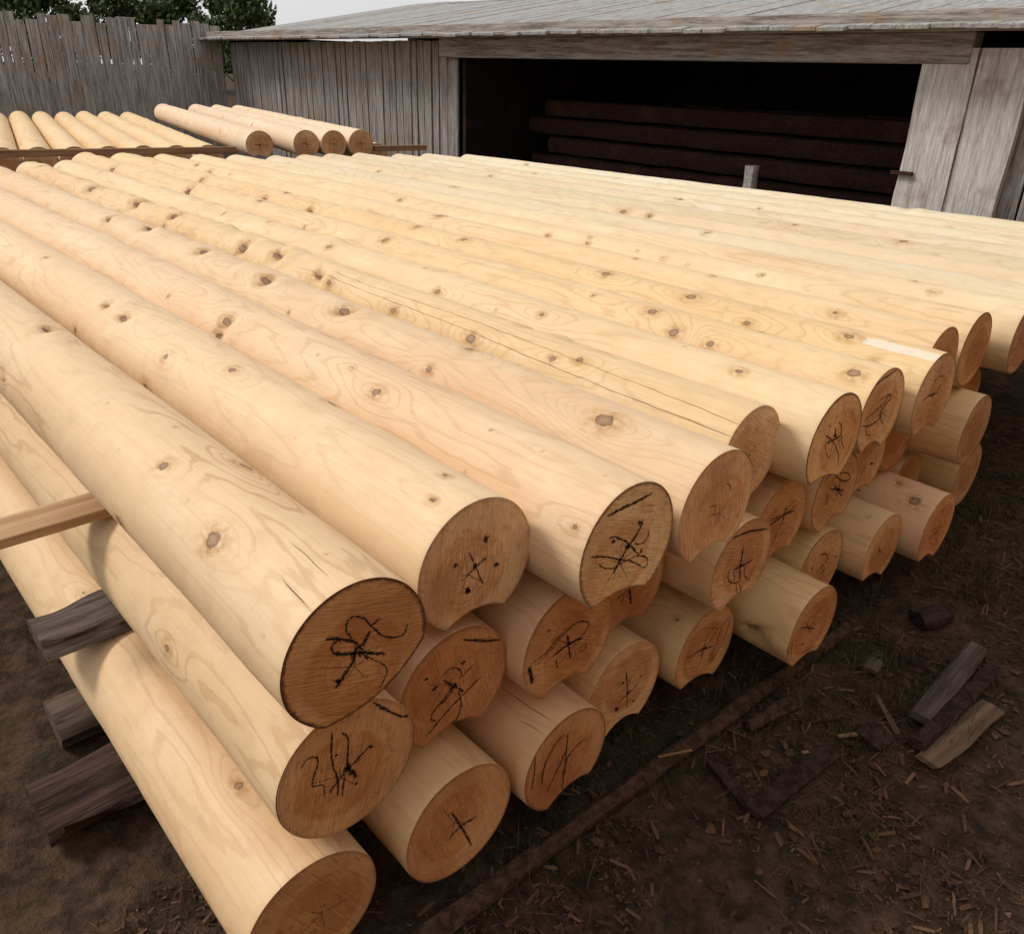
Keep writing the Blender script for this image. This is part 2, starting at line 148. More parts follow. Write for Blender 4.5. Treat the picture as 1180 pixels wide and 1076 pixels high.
# ------------------------------------------------------------------ node helper
class NT:
    def __init__(s, name):
        s.m = bpy.data.materials.new(name); s.m.use_nodes = True
        s.t = s.m.node_tree; s.n = s.t.nodes; s.l = s.t.links
        s.bsdf = s.n['Principled BSDF']
    def link(s, a, b): s.l.new(a, b)
    def val(s, x, sock):
        if isinstance(x, (int, float)): sock.default_value = x
        elif isinstance(x, (tuple, list)):
            sock.default_value = tuple(x) + ((1,) if len(x) == 3 and len(sock.default_value) == 4 else ())
        else: s.link(x, sock)
    def math(s, op, a, b=None, c=None, clamp=False):
        n = s.n.new('ShaderNodeMath'); n.operation = op; n.use_clamp = clamp
        s.val(a, n.inputs[0])
        if b is not None: s.val(b, n.inputs[1])
        if c is not None: s.val(c, n.inputs[2])
        return n.outputs[0]
    def vmath(s, op, a, b=None):
        n = s.n.new('ShaderNodeVectorMath'); n.operation = op
        s.val(a, n.inputs[0])
        if b is not None: s.val(b, n.inputs[1])
        return n.outputs[1] if op in ('LENGTH', 'DISTANCE', 'DOT_PRODUCT') else n.outputs[0]
    def noise(s, vec, scale=1., detail=2., rough=.5, dist=0., dim='3D', col=False):
        n = s.n.new('ShaderNodeTexNoise'); n.noise_dimensions = dim
        s.val(vec, n.inputs['Vector']); n.inputs['Scale'].default_value = scale
        n.inputs['Detail'].default_value = detail; n.inputs['Roughness'].default_value = rough; n.inputs['Distortion'].default_value = dist
        return n.outputs['Color' if col else 'Fac']
    def attr(s, name, typ='GEOMETRY', out='Fac'):
        n = s.n.new('ShaderNodeAttribute'); n.attribute_name = name; n.attribute_type = typ
        return n.outputs[out]
    def sstep(s, x, a, b, lo=0., hi=1.):
        n = s.n.new('ShaderNodeMapRange'); n.interpolation_type = 'SMOOTHSTEP'
        s.val(x, n.inputs[0]); s.val(a, n.inputs[1]); s.val(b, n.inputs[2]); s.val(lo, n.inputs[3]); s.val(hi, n.inputs[4])
        return n.outputs[0]
    def mix(s, f, a, b, mode='MIX'):
        n = s.n.new('ShaderNodeMix'); n.data_type = 'RGBA'; n.blend_type = mode
        s.val(f, n.inputs[0]); s.val(a, n.inputs[6]); s.val(b, n.inputs[7])
        return n.outputs[2]
    def comb(s, x, y, z):
        n = s.n.new('ShaderNodeCombineXYZ')
        for i, a in enumerate((x, y, z)): s.val(a, n.inputs[i])
        return n.outputs[0]
    def sep(s, v):
        n = s.n.new('ShaderNodeSeparateXYZ'); s.link(v, n.inputs[0]); return n.outputs
    def out(s, col, rough=.6, spec=.3, bump=None, bd=.001, bs=1.):
        s.val(col, s.bsdf.inputs['Base Color']); s.val(rough, s.bsdf.inputs['Roughness'])
        s.bsdf.inputs['Specular IOR Level'].default_value = spec
        if bump is not None:
            n = s.n.new('ShaderNodeBump'); n.inputs['Distance'].default_value = bd; n.inputs['Strength'].default_value = bs
            s.link(bump, n.inputs['Height']); s.link(n.outputs[0], s.bsdf.inputs['Normal'])
        return s.m
    def tex(s, out='Object'):
        return s.n.new('ShaderNodeTexCoord').outputs[out]
    def info(s, out):
        return s.n.new('ShaderNodeObjectInfo').outputs[out]

# ------------------------------------------------------------------ materials
def mat_pine():
    t = NT('planed_pine')
    uv = t.n.new('ShaderNodeUVMap').outputs[0]
    u, v, _ = t.sep(uv)
    rnd = t.info('Random'); seed = t.math('MULTIPLY', rnd, 137.)
    tint = t.info('Color')
    warp = t.attr('warp'); knot = t.attr('knot'); cra = t.math('ABSOLUTE', t.attr('crack')); crb = t.math('ABSOLUTE', t.attr('crack_b')); patch = t.attr('patch')
    P = lambda a, b: t.comb(t.math('MULTIPLY', u, a), t.math('MULTIPLY', v, b), seed)
    # flat-sawn figure: contour lines of a slow field, bent round the knots
    h = t.noise(P(.55, 4.2), 1., 2., .45)
    h = t.math('ADD', h, t.math('MULTIPLY', warp, .16))
    h = t.math('ADD', h, t.math('ADD', t.math('MULTIPLY', t.noise(P(3.2, 17.), 1., 3., .55), .10), t.math('MULTIPLY', t.noise(P(14., 55.), 1., 3., .6), .022)))
    band = t.math('SINE', t.math('MULTIPLY', h, 118.))
    strength = t.sstep(t.noise(P(.8, 5.), 1., 1.), .34, .62)
    fig = t.info('Alpha'); late = t.math('MULTIPLY', t.math('MULTIPLY', t.sstep(band, .55, 1.), strength), fig)
    early = t.math('MULTIPLY', t.sstep(t.math('SINE', t.math('MULTIPLY', h, 30.)), -1., 1.), .7)
    streak = t.noise(P(2.2, 210.), 1., 3., .6)
    fibre = t.noise(P(25., 900.), 1., 2., .6)
    blotch = t.noise(P(1.1, 5.5), 1., 3., .55)
    blotch2 = t.noise(P(3.1, 9.), 1., 3., .6)
    pinkm = t.sstep(blotch, .4, .8)
    col = t.mix(pinkm, (.74, .56, .352), (.72, .49, .295))
    col = t.mix(t.sstep(blotch2, .5, .8, 0., .6), col, (.80, .65, .47))
    col = t.mix(t.math('MULTIPLY', early, .24), col, (.63, .42, .235))
    col = t.mix(t.math('MULTIPLY', late, .36), col, (.47, .29, .14))
    col = t.mix(t.sstep(streak, .45, .85, 0., .28), col, (.52, .33, .16))
    col = t.mix(t.sstep(fibre, .5, .9, 0., .18), col, (.88, .76, .58))
    # dull smudges from handling
    sm = t.noise(P(7., 22.), 1., 4., .65)
    col = t.mix(t.sstep(sm, .55, .86, 0., .42), col, (.43, .30, .19))
    mot = t.noise(P(16., 24.), 1., 4., .6)
    col = t.mix(t.sstep(mot, .48, .74, 0., .30), col, (.56, .39, .235))
    col = t.mix(t.sstep(mot, .46, .26, 0., .30), col, (.80, .64, .45))
    gst = t.noise(P(.9, 34.), 1., 3., .6)
    col = t.mix(t.sstep(gst, .60, .78, 0., .30), col, (.50, .43, .35))
    col = t.mix(1., col, tint, 'MULTIPLY')
    # torn, dirty fibre at the lip of the hollows
    tn = t.math('MULTIPLY', t.sstep(t.math('ADD', t.attr('torn'), t.math('MULTIPLY', t.math('SUBTRACT', t.noise(P(60., 120.), 1., 3., .6), .5), .9)), .25, .9), .42)
    col = t.mix(tn, col, (.40, .235, .115))
    # pin specks and resin dots
    pin = t.noise(P(75., 75.), 1., 1., .5)
    col = t.mix(t.sstep(pin, .80, .86, 0., .75), col, (.22, .12, .06))
    # pale peeled strip
    pt = t.math('ADD', patch, t.math('MULTIPLY', t.math('SUBTRACT', t.noise(P(14., 45.), 1., 3., .6), .5), .022))
    col = t.mix(t.sstep(pt, .006, .010, .8, 0.), col, (.78, .69, .56))
    # knots
    kn = t.math('ADD', knot, t.math('MULTIPLY', t.math('SUBTRACT', t.noise(P(70., 70.), 1., 2., .6), .5), .75))
    halo = t.math('MULTIPLY', t.sstep(kn, 4.0, .9), t.sstep(t.noise(P(38., 60.), 1., 3., .65), .32, .64))
    col = t.mix(t.math('MULTIPLY', halo, .8), col, (.43, .225, .065))
    rings = t.sstep(t.math('SINE', t.math('MULTIPLY', kn, 16.)), .0, 1.)
    near = t.math('MULTIPLY', t.math('MULTIPLY', t.sstep(kn, 4.2, 1.1), t.sstep(t.noise(P(18., 40.), 1., 2.), .42, .62)), .34)
    col = t.mix(t.math('MULTIPLY', rings, near), col, (.42, .24, .11))
    kcol = t.mix(t.sstep(kn, .2, .9), (.37, .225, .13), (.27, .15, .08))
    kcol = t.mix(t.sstep(t.noise(P(90., 260.), 1., 2.), .45, .75), kcol, (.36, .225, .13))
    col = t.mix(t.sstep(kn, 1.06, .86), col, kcol)
    rim = t.math('MULTIPLY', t.sstep(kn, .78, .95), t.sstep(kn, 1.16, 1.0))
    col = t.mix(t.math('MULTIPLY', rim, .6), col, (.10, .052, .026))
    # drying cracks
    cw = t.math('MULTIPLY', t.noise(P(9., 9.), 1., 2.), .0012)
    cm = t.math('MAXIMUM', t.math('MULTIPLY', t.sstep(t.math('SUBTRACT', cra, cw), .0006, -.0004), t.attr('crack_on')),
                t.math('MULTIPLY', t.sstep(t.math('SUBTRACT', crb, cw), .0006, -.0004), t.attr('crack_b_on')))
    col = t.mix(t.math('MULTIPLY', cm, .9), col, (.09, .045, .02))
    hgt = t.math('ADD', t.math('MULTIPLY', streak, .5), t.math('MULTIPLY', sm, .9))
    chat = t.math('MULTIPLY', t.math('SINE', t.math('ADD', t.math('MULTIPLY', u, 560.), t.math('MULTIPLY', t.noise(P(6., 14.), 1., 1.), 9.))), t.sstep(blotch2, .5, .7, 0., .13))
    hgt = t.math('ADD', hgt, chat)
    hgt = t.math('SUBTRACT', hgt, t.math('MULTIPLY', cm, 3.))
    hgt = t.math('SUBTRACT', hgt, t.math('MULTIPLY', late, .15))
    return t.out(col, t.sstep(streak, .3, .7, .5, .66), .28, hgt, .0011, .5)

def mat_endgrain():
    t = NT('sawn_end_grain')
    P3 = t.tex(); x, y, z = t.sep(P3)
    rnd = t.info('Random'); seed = t.math('MULTIPLY', rnd, 91.)
    tint = t.info('Color'); alpha = t.info('Alpha')
    rimr = t.attr('rim')
    rn = t.n.new('ShaderNodeTexWhiteNoise'); rn.noise_dimensions = '1D'; t.link(seed, rn.inputs['W'])
    off = t.vmath('SCALE', t.vmath('SUBTRACT', rn.outputs['Color'], (.5, .5, .5))); 
    off.node.inputs['Scale'].default_value = .045
    q = t.vmath('SUBTRACT', t.comb(x, z, 0.), off)
    qx, qz, _ = t.sep(q)
    PS = lambda s: t.comb(t.math('MULTIPLY', x, s), t.math('MULTIPLY', z, s), seed)
    r = t.vmath('LENGTH', t.comb(qx, qz, 0.))
    rw = t.math('ADD', r, t.math('MULTIPLY', t.noise(PS(14.), 1., 2.), .016))
    ang = t.math('ARCTAN2', qx, qz)
    ring = t.sstep(t.math('SINE', t.math('MULTIPLY', rw, 1250.)), .1, 1.)
    ringm = t.math('MULTIPLY', t.sstep(t.noise(t.comb(t.math('MULTIPLY', rw, 75.), seed, 0.), 1., 2.), .45, .7), t.sstep(t.noise(PS(11.), 1., 2.), .36, .58))
    ringlow = t.noise(t.comb(t.math('MULTIPLY', rw, 130.), seed, 3.), 1., 2., .6)
    blot = t.noise(PS(16.), 1., 4., .6)
    blot2 = t.noise(PS(48.), 1., 4., .65)
    col = t.mix(t.sstep(blot, .35, .68), (.56, .285, .125), (.44, .185, .07))
    col = t.mix(t.sstep(rw, .062, .072, .55, 0.), col, (.52, .26, .11))
    col = t.mix(t.sstep(ringlow, .42, .75, 0., .34), col, (.27, .115, .045))
    col = t.mix(t.math('MULTIPLY', t.math('MULTIPLY', ring, ringm), .75), col, (.17, .075, .03))
    # rays and fine checks from the pith
    ray = t.noise(t.comb(t.math('MULTIPLY', ang, 11.), t.math('MULTIPLY', rw, 9.), seed), 1., 3., .7)
    col = t.mix(t.sstep(ray, .60, .80, 0., .4), col, (.62, .40, .21))
    chk = t.math('ABSOLUTE', t.math('SUBTRACT', t.noise(t.comb(t.math('MULTIPLY', ang, 3.2), t.math('MULTIPLY', rw, 22.), seed), 1., 2., .6), .5))
    chkm = t.math('MULTIPLY', t.sstep(chk, .012, .004), t.sstep(rw, .075, .03))
    col = t.mix(t.math('MULTIPLY', chkm, .85), col, (.05, .028, .014))
    col = t.mix(t.sstep(t.math('ADD', rw, t.math('MULTIPLY', t.noise(PS(22.), 1., 2.), .012)), .088, .100, 0., .42), col, (.66, .43, .235))
    a5 = t.math('ADD', t.math('ADD', t.math('MULTIPLY', ang, 5. / 6.2832), t.math('MULTIPLY', rnd, 10.)), t.math('MULTIPLY', t.noise(PS(26.), 1., 3., .6), .16))
    cell = t.math('FLOOR', a5); fr = t.math('ABSOLUTE', t.math('SUBTRACT', t.math('SUBTRACT', a5, cell), .5))
    wn = t.n.new('ShaderNodeTexWhiteNoise'); wn.noise_dimensions = '1D'; t.link(t.math('ADD', cell, seed), wn.inputs['W'])
    cd = t.math('MULTIPLY', t.math('MULTIPLY', fr, 1.2566), r)
    clen = t.math('ADD', .012, t.math('MULTIPLY', wn.outputs['Value'], .055))
    ck = t.math('MULTIPLY', t.sstep(cd, .0011, .0004), t.sstep(r, clen, t.math('MULTIPLY', clen, .7)))
    col = t.mix(t.math('MULTIPLY', ck, .8), col, (.07, .03, .014))
    # chain-saw marks
    a = t.math('MULTIPLY', t.math('SUBTRACT', rnd, .2), 1.7)
    ca, sa = t.math('COSINE', a), t.math('SINE', a)
    w = t.math('ADD', t.math('MULTIPLY', x, ca), t.math('MULTIPLY', z, sa))
    w = t.math('ADD', w, t.math('MULTIPLY', t.noise(PS(9.), 1., 1.), .012))
    saw = t.noise(t.comb(t.math('MULTIPLY', w, 420.), t.math('MULTIPLY', t.math('SUBTRACT', t.math('MULTIPLY', x, sa), t.math('MULTIPLY', z, ca)), 22.), seed), 1., 2., .6)
    col = t.mix(t.sstep(saw, .5, .75, 0., .6), col, (.66, .43, .24))
    col = t.mix(t.sstep(saw, .47, .28, 0., .65), col, (.28, .135, .06))
    col = t.mix(t.sstep(blot2, .52, .76, 0., .6), col, (.29, .14, .06))
    blot3 = t.noise(t.comb(t.math('MULTIPLY', x, 6.), t.math('MULTIPLY', z, 6.), t.math('ADD', seed, 9.)), 1., 3., .6)
    col = t.mix(t.sstep(blot3, .42, .7, 0., .55), col, (.30, .12, .045))
    col = t.mix(t.sstep(blot3, .45, .28, 0., .4), col, (.62, .40, .22))
    col = t.mix(1., col, tint, 'MULTIPLY')
    # darkened sapwood rim
    rim = t.math('MULTIPLY', t.sstep(t.math('ADD', rimr, t.math('MULTIPLY', t.math('SUBTRACT', t.noise(PS(120.), 1., 3., .6), .5), .09)), .925, .985), alpha)
    col = t.mix(rim, col, (.12, .048, .02))
    col = t.mix(t.sstep(t.noise(PS(75.), 1., 4., .7), .60, .74, 0., .6), col, (.14, .062, .028))
    hg = t.math('SUBTRACT', t.math('ADD', t.math('MULTIPLY', saw, 1.), t.math('MULTIPLY', blot2, .9)), ck)
    return t.out(col, .82, .16, hg, .0022, .8)

def mat_pen():
    t = NT('black_crayon')
    P3 = t.tex()
    n = t.noise(P3, 520., 3., .7)
    t.out((.012, .010, .011), .75, .15)
    n2 = t.sstep(t.math('SUBTRACT', n, t.math('MULTIPLY', t.attr('edge'), .24)), .33, .41)
    t.link(n2, t.bsdf.inputs['Alpha'])
    return t.m

def mat_weathered(name, base=(.40, .37, .345), dark=(.14, .115, .10), warm=(.30, .19, .10), axis=1, gap=1.):
    """grey weathered boards; grain runs along the object's local axis"""
    t = NT(name)
    x, y, z = t.sep(t.tex())
    s = [t.math('MULTIPLY', a, 42.) for a in (x, y, z)]
    s[axis] = t.math('MULTIPLY', (x, y, z)[axis], 2.2)
    seed = t.math('MULTIPLY', t.info('Random'), 71.)
    v = t.vmath('ADD', t.comb(*s), t.comb(seed, seed, seed))
    n1 = t.noise(v, 1., 4., .65); n2 = t.noise(v, 4.5, 3., .6)
    n3 = t.noise(t.vmath('ADD', t.tex(), t.comb(seed, 0., seed)), 3.1, 4., .6)
    col = t.mix(t.sstep(n1, .3, .7), dark, base)
    col = t.mix(t.sstep(n2, .5, .75, 0., .6), col, tuple(min(1, a * 1.5) for a in base))
    col = t.mix(t.sstep(n3, .52, .72, 0., .6), col, warm)
    col = t.mix(t.sstep(n2, .4, .26, 0., .8), col, tuple(a * .4 for a in dark))
    return t.out(col, .88, .12, t.math('ADD', n1, t.math('MULTIPLY', n2, .6)), .004, .7)

def mat_sawn(name, base=(.55, .36, .19), dark=(.30, .16, .075)):
    t = NT(name)
    x, y, z = t.sep(t.tex())
    v = t.comb(t.math('MULTIPLY', x, 2.), t.math('MULTIPLY', y, 45.), t.math('MULTIPLY', z, 45.))
    n1 = t.noise(v, 1., 4., .6); n2 = t.noise(t.tex(), 9., 3.)
    col = t.mix(t.sstep(n1, .35, .7), base, dark)
    col = t.mix(t.sstep(n2, .5, .8, 0., .4), col, dark)
    return t.out(col, .8, .2, n1, .002, .5)

def mat_ground():
    t = NT('soil_and_litter')
    P3 = t.n.new('ShaderNodeNewGeometry').outputs['Position']
    n1 = t.noise(P3, 1.7, 5., .6); n2 = t.noise(P3, 16., 5., .65); n3 = t.noise(P3, 75., 4., .7); n4 = t.noise(P3, 260., 3., .7)
    col = t.mix(t.sstep(n2, .35, .68), (.032, .021, .014), (.100, .060, .036))
    col = t.mix(t.sstep(n1, .48, .66, 0., .7), col, (.032, .030, .014))
    col = t.mix(t.sstep(n3, .55, .75, 0., .55), col, (.13, .082, .05))
    col = t.mix(t.sstep(n4, .6, .8, 0., .35), col, (.19, .13, .085))
    col = t.mix(t.sstep(n3, .42, .3, 0., .8), col, (.014, .010, .008))
    hg = t.math('ADD', n3, t.math('ADD', t.math('MULTIPLY', n2, 1.4), t.math('MULTIPLY', n4, .4)))
    return t.out(col, .95, .1, hg, .012, .8)

def mat_tone(name, a, b, rough=.9, attr='tone', spec=.12):
    t = NT(name)
    f = t.attr(attr)
    n = t.noise(t.tex(), 160., 3., .6)
    col = t.mix(f, a, b)
    col = t.mix(t.sstep(n, .5, .8, 0., .45), col, tuple(c * .4 for c in a))
    return t.out(col, rough, spec)

def mat_bark(name, a=(.10, .075, .06), b=(.03, .022, .018)):
    t = NT(name)
    P3 = t.tex()
    n = t.noise(P3, 38., 4., .65); n2 = t.noise(P3, 150., 3.)
    col = t.mix(t.sstep(n, .35, .65), b, a)
    col = t.mix(t.sstep(n2, .58, .8, 0., .5), col, tuple(c * 1.9 for c in a))
    return t.out(col, .92, .1, t.math('ADD', n, n2), .004, .8)

PINE = mat_pine(); ENDG = mat_endgrain(); PEN = mat_pen()
SAWN = mat_sawn('sawn_board', (.52, .35, .20), (.36, .20, .10))
SAWN_DARK = mat_sawn('dull_sawn_board', (.27, .155, .085), (.16, .085, .045))
GREY_X = mat_weathered('weathered_timber_lengthwise', axis=0)
OLD_X = mat_weathered('old_brown_grey_timber', (.15, .115, .092), (.035, .025, .02), (.14, .075, .04), axis=0)
GREY_Z = mat_weathered('weathered_board_upright', axis=2)
GREY_Y = mat_weathered('weathered_board_level', axis=1)
PALE_Z = mat_weathered('pale_weathered_post', (.66, .63, .60), (.38, .34, .31), (.25, .15, .085), axis=2)
DARKSPLIT = mat_weathered('dark_split_timber', (.075, .045, .032), (.02, .013, .010), (.10, .055, .028), axis=0)
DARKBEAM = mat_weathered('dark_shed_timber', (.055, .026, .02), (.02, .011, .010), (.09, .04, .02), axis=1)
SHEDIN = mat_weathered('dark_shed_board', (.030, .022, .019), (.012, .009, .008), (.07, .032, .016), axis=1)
GROUND = mat_ground()
BARK = mat_bark('bark')
OFFCUT = mat_bark('dark_offcut', (.055, .034, .028), (.022, .013, .011))

# ------------------------------------------------------------------ logs
rng = np.random.default_rng(11)
# overall colour of each log (multiplies the pine colour) and of its cut end
def tint_for(key):
    r = np.random.default_rng(sum(ord(c) * (i * 37 + 3) for i, c in enumerate(key)))
    return [1 + r.uniform(-.05, .04), 1 + r.uniform(-.06, .05), 1 + r.uniform(-.12, .1)]
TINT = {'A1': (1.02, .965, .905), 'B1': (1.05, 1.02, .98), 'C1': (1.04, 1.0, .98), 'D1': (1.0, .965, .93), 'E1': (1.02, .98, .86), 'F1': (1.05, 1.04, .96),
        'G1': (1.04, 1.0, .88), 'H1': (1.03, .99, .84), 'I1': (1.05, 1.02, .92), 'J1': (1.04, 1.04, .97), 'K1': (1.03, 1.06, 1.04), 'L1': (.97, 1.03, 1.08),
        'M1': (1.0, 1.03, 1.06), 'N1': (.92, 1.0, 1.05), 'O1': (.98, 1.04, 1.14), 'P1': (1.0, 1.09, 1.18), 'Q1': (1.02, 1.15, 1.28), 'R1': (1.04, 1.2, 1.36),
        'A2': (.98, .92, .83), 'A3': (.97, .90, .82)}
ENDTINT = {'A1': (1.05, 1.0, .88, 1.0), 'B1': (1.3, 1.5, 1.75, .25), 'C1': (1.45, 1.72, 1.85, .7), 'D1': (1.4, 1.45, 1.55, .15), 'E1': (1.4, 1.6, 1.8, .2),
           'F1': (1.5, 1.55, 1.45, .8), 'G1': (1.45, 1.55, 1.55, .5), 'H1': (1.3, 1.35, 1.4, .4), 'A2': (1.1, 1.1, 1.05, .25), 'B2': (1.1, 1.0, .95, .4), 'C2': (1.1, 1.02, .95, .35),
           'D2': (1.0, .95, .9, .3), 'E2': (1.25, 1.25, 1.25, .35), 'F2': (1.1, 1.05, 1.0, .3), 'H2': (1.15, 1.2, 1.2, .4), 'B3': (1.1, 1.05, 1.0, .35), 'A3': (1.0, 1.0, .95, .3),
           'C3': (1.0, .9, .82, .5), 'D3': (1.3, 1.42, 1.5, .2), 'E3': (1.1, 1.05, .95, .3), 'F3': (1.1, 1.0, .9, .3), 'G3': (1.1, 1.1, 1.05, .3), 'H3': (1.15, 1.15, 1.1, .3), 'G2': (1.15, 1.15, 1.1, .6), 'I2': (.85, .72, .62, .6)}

def profile(R, g, n_out, n_g):
    if not g:
        a = -math.pi / 2 + np.linspace(0, 2 * math.pi, n_out + n_g, endpoint=True)
        return np.stack([R * np.cos(a), R * np.sin(a)], 1), a + math.pi / 2, np.ones(len(a), bool)
    ga, gb, sag = g
    out_a = np.linspace(gb, ga + 2 * math.pi, n_out)
    p1 = np.array([R * math.cos(ga), R * math.sin(ga)]); p2 = np.array([R * math.cos(gb), R * math.sin(gb)])
    t = p2 - p1; w = np.linalg.norm(t); t /= w; n = np.array([-t[1], t[0]])
    s = np.linspace(0, 1, n_g + 1)
    arc = p1 + np.outer(s * w, t) + np.outer(sag * 4 * s * (1 - s), n)
    m = n_g // 2
    pts = np.concatenate([arc[m:-1], np.stack([R * np.cos(out_a), R * np.sin(out_a)], 1), arc[1:m + 1]])
    ang = np.concatenate([np.linspace(0, .45, len(arc[m:-1]), endpoint=False), .5 + out_a - gb, np.linspace(ga + 2 * math.pi - gb + .55, ga + 2 * math.pi - gb + 1., m)])
    mask = np.concatenate([np.zeros(len(arc[m:-1]), bool), np.ones(n_out, bool), np.zeros(m, bool)])
    return pts, ang, mask

def lattice(r, U, th, cu, nt):
    """smooth random relief on the unrolled log, period 2 pi round it"""
    nu = int(U[-1] / cu) + 3; G = r.normal(0, 1, (nu, nt))
    a = U / cu; i = a.astype(int); f = a - i; f = f * f * (3 - 2 * f)
    b = (th % (2 * math.pi)) / (2 * math.pi) * nt; j = b.astype(int) % nt; g = b - b.astype(int); g = g * g * (3 - 2 * g)
    A = G[i][:, j]; B = G[i + 1][:, j]; C = G[i][:, (j + 1) % nt]; D = G[i + 1][:, (j + 1) % nt]
    f = f[:, None]; g = g[None, :]
    return (A * (1 - f) + B * f) * (1 - g) + (C * (1 - f) + D * f) * g

def adiff(a, b): return (a - b + math.pi) % (2 * math.pi) - math.pi

def make_log(key, d, us, n_out, name='round_log', knots_extra=0, dent=1.0):
    """one peeled log (body mesh at top level), lying along +Y from its near cut end"""
    R, L = d['R'], d['L']
    r = np.random.default_rng(abs(hash_(key)))
    pts, ang, mask = profile(R, d.get('g'), n_out, 14)
    th = np.arctan2(pts[:, 1], pts[:, 0])
    U = us
    nU, nV = len(U), len(pts)
    Ug = U[:, None]; rad = np.hypot(pts[:, 0], pts[:, 1])
    knots = [tuple(k) for k in d.get('k', [])]
    # more knots on the parts that are out of the photograph's detail, in loose whorls as pine grows them
    if knots_extra:
        uw = r.uniform(.1, .5)
        while uw < L:
            for _ in range(r.integers(1, 4)):
                th_ = r.uniform(-math.pi, math.pi); u_ = uw + r.normal(0, .035)
                if all(abs(u_ - k[0]) > .14 or abs(adiff(th_, k[1])) * R > .07 for k in knots):
                    knots.append((u_, th_, float(abs(r.normal(.0062, .0028)) + .0025), int(r.choice([2, 2, 1, 0] if key == 'E1' else [1, 1, 2, 0]))))
            uw += r.uniform(.28, .62) / knots_extra
    kn = np.full((nU, nV), 9.); warp = np.zeros((nU, nV)); torn = np.zeros((nU, nV)); dr = np.zeros((nU, nV))
    # slow waviness from the rounding machine
    for fq, am in ((1.3, .0012), (3.7, .0007), (9., .0003)):
        dr += am * np.sin(Ug * fq * 2 + r.uniform(0, 6)) * np.cos(th[None, :] * r.integers(1, 4) + r.uniform(0, 6))
    rg = np.clip((U - .9) / 1.2, .15, 1)[:, None] if key in ('D1', 'E1', 'F1', 'G1', 'H1', 'C1') else .3
    big = {'E1': 1.9, 'D1': 1.1, 'F1': 1.2, 'C1': .8, 'G1': 1.1, 'H1': 1.}.get(key, .9)
    dr += rg * big * (.0030 * lattice(r, U, th, .16, 6) + .0016 * lattice(r, U, th, .055, 14))
    for (ku, kt, kr, ty) in knots:
        i0, i1 = np.searchsorted(U, [ku - .45, ku + .45])
        if i1 <= i0: continue
        du = U[i0:i1, None] - ku; dv = (adiff(th, kt) * R)[None, :]
        kr = max(kr, .0022)
        el = 1.25 if ty else 1.0
        dd = np.sqrt((du / (kr * el)) ** 2 + (dv / kr) ** 2)
        if ty == 0: dd = np.maximum(dd, 0) * 1.0 + .0
        kn[i0:i1] = np.minimum(kn[i0:i1], dd if ty else dd * 1.0)
        amp = min(1.5, kr / .009) * (1. if ty else .3)
        sgn = 1 if r.random() < .75 else -1
        warp[i0:i1] += sgn * amp * np.exp(-((du / (.05 + kr * 4.5)) ** 2 + (dv / (.018 + kr * 2.0)) ** 2))
        if ty == 2:
            D = dent * (.012 + kr * .8)
            # torn hollow on one side of the knot with a lip across the log
            sk = r.uniform(-.9, .9); wv = r.uniform(0, 6.3)
            e = -(du + sk * dv + .008 * np.sin(dv * 90 + wv))
            lip = 1 / (1 + np.exp(np.clip(-e / .0045, -40, 40)))
            fall = np.exp(-np.clip(e, 0, None) / .05)
            acr = np.exp(-(dv / (.024 + kr * 1.8)) ** 2)
            dr[i0:i1] -= D * lip * fall * acr
            dr[i0:i1] += D * .5 * np.exp(-((du + .085) / .04) ** 2 - (dv / .035) ** 2)
            dr[i0:i1] -= D * .4 * np.exp(-dd ** 2 / 1.6)
            torn[i0:i1] = np.maximum(torn[i0:i1], np.exp(-((e - .004) / .008) ** 2) * np.exp(-(dv / (.018 + kr * 1.4)) ** 2))
        elif ty == 1:
            dr[i0:i1] += .0007 * np.exp(-dd ** 2 / 5.)
    crk = [np.full((nU, nV), .05), np.full((nU, nV), .05)]; cmk = [np.zeros((nU, nV)), np.zeros((nU, nV))]
    for ci, poly in enumerate(d.get('cr', [])[:2]):
        pu = np.array([p[0] for p in poly]); pt = np.array([p[1] for p in poly])
        o = np.argsort(pu); pu, pt = pu[o], pt[o]
        tc = np.interp(U, pu, pt) + .006 * np.sin(U * 41) + .004 * np.sin(U * 97 + 1)
        cd = adiff(th[None, :], tc[:, None]) * R
        endf = np.minimum(U - pu[0], pu[-1] - U)
        crk[ci] = np.clip(cd, -.05, .05)
        cmk[ci] = np.repeat(np.clip(endf / .03, 0, 1)[:, None], nV, 1)
    patch = np.full((nU, nV), .05)
    if 'patch' in d:
        u0, u1, t0, t1 = d['patch']
        pu = np.maximum(u0 - U, U - u1)[:, None]; pv = (np.maximum(t0 - th, th - t1) * R)[None, :]
        patch = np.clip(np.maximum(pu, pv) + .008, -.02, .05)
        dr -= .0018 * np.clip((.012 - patch) / .006, 0, 1)
    k = 1 + dr * mask[None, :] / rad[None, :]
    V = np.empty((nU, nV, 3)); V[..., 0] = pts[:, 0] * k; V[..., 2] = pts[:, 1] * k; V[..., 1] = Ug
    # the saw leaves a slightly broken arris
    V[0, :, 0] *= .994; V[0, :, 2] *= .994
    idx = np.arange(nU * nV).reshape(nU, nV)
    F = np.stack([idx[:-1, :-1], idx[1:, :-1], idx[1:, 1:], idx[:-1, 1:]], -1).reshape(-1, 4)
    uv = np.empty((nU, nV, 2)); uv[..., 0] = Ug; uv[..., 1] = ang[None, :] * R
    VV = V.reshape(-1, 3)
    # far end closed by a fan
    c0 = len(VV); VV = np.vstack([VV, [[0, L, 0]]])
    fan = [(int(idx[-1, j]), c0, int(idx[-1, j + 1])) for j in range(nV - 1)]
    quads = F.tolist() + fan
    ex = lambda a, fill: np.append(a.ravel(), fill)
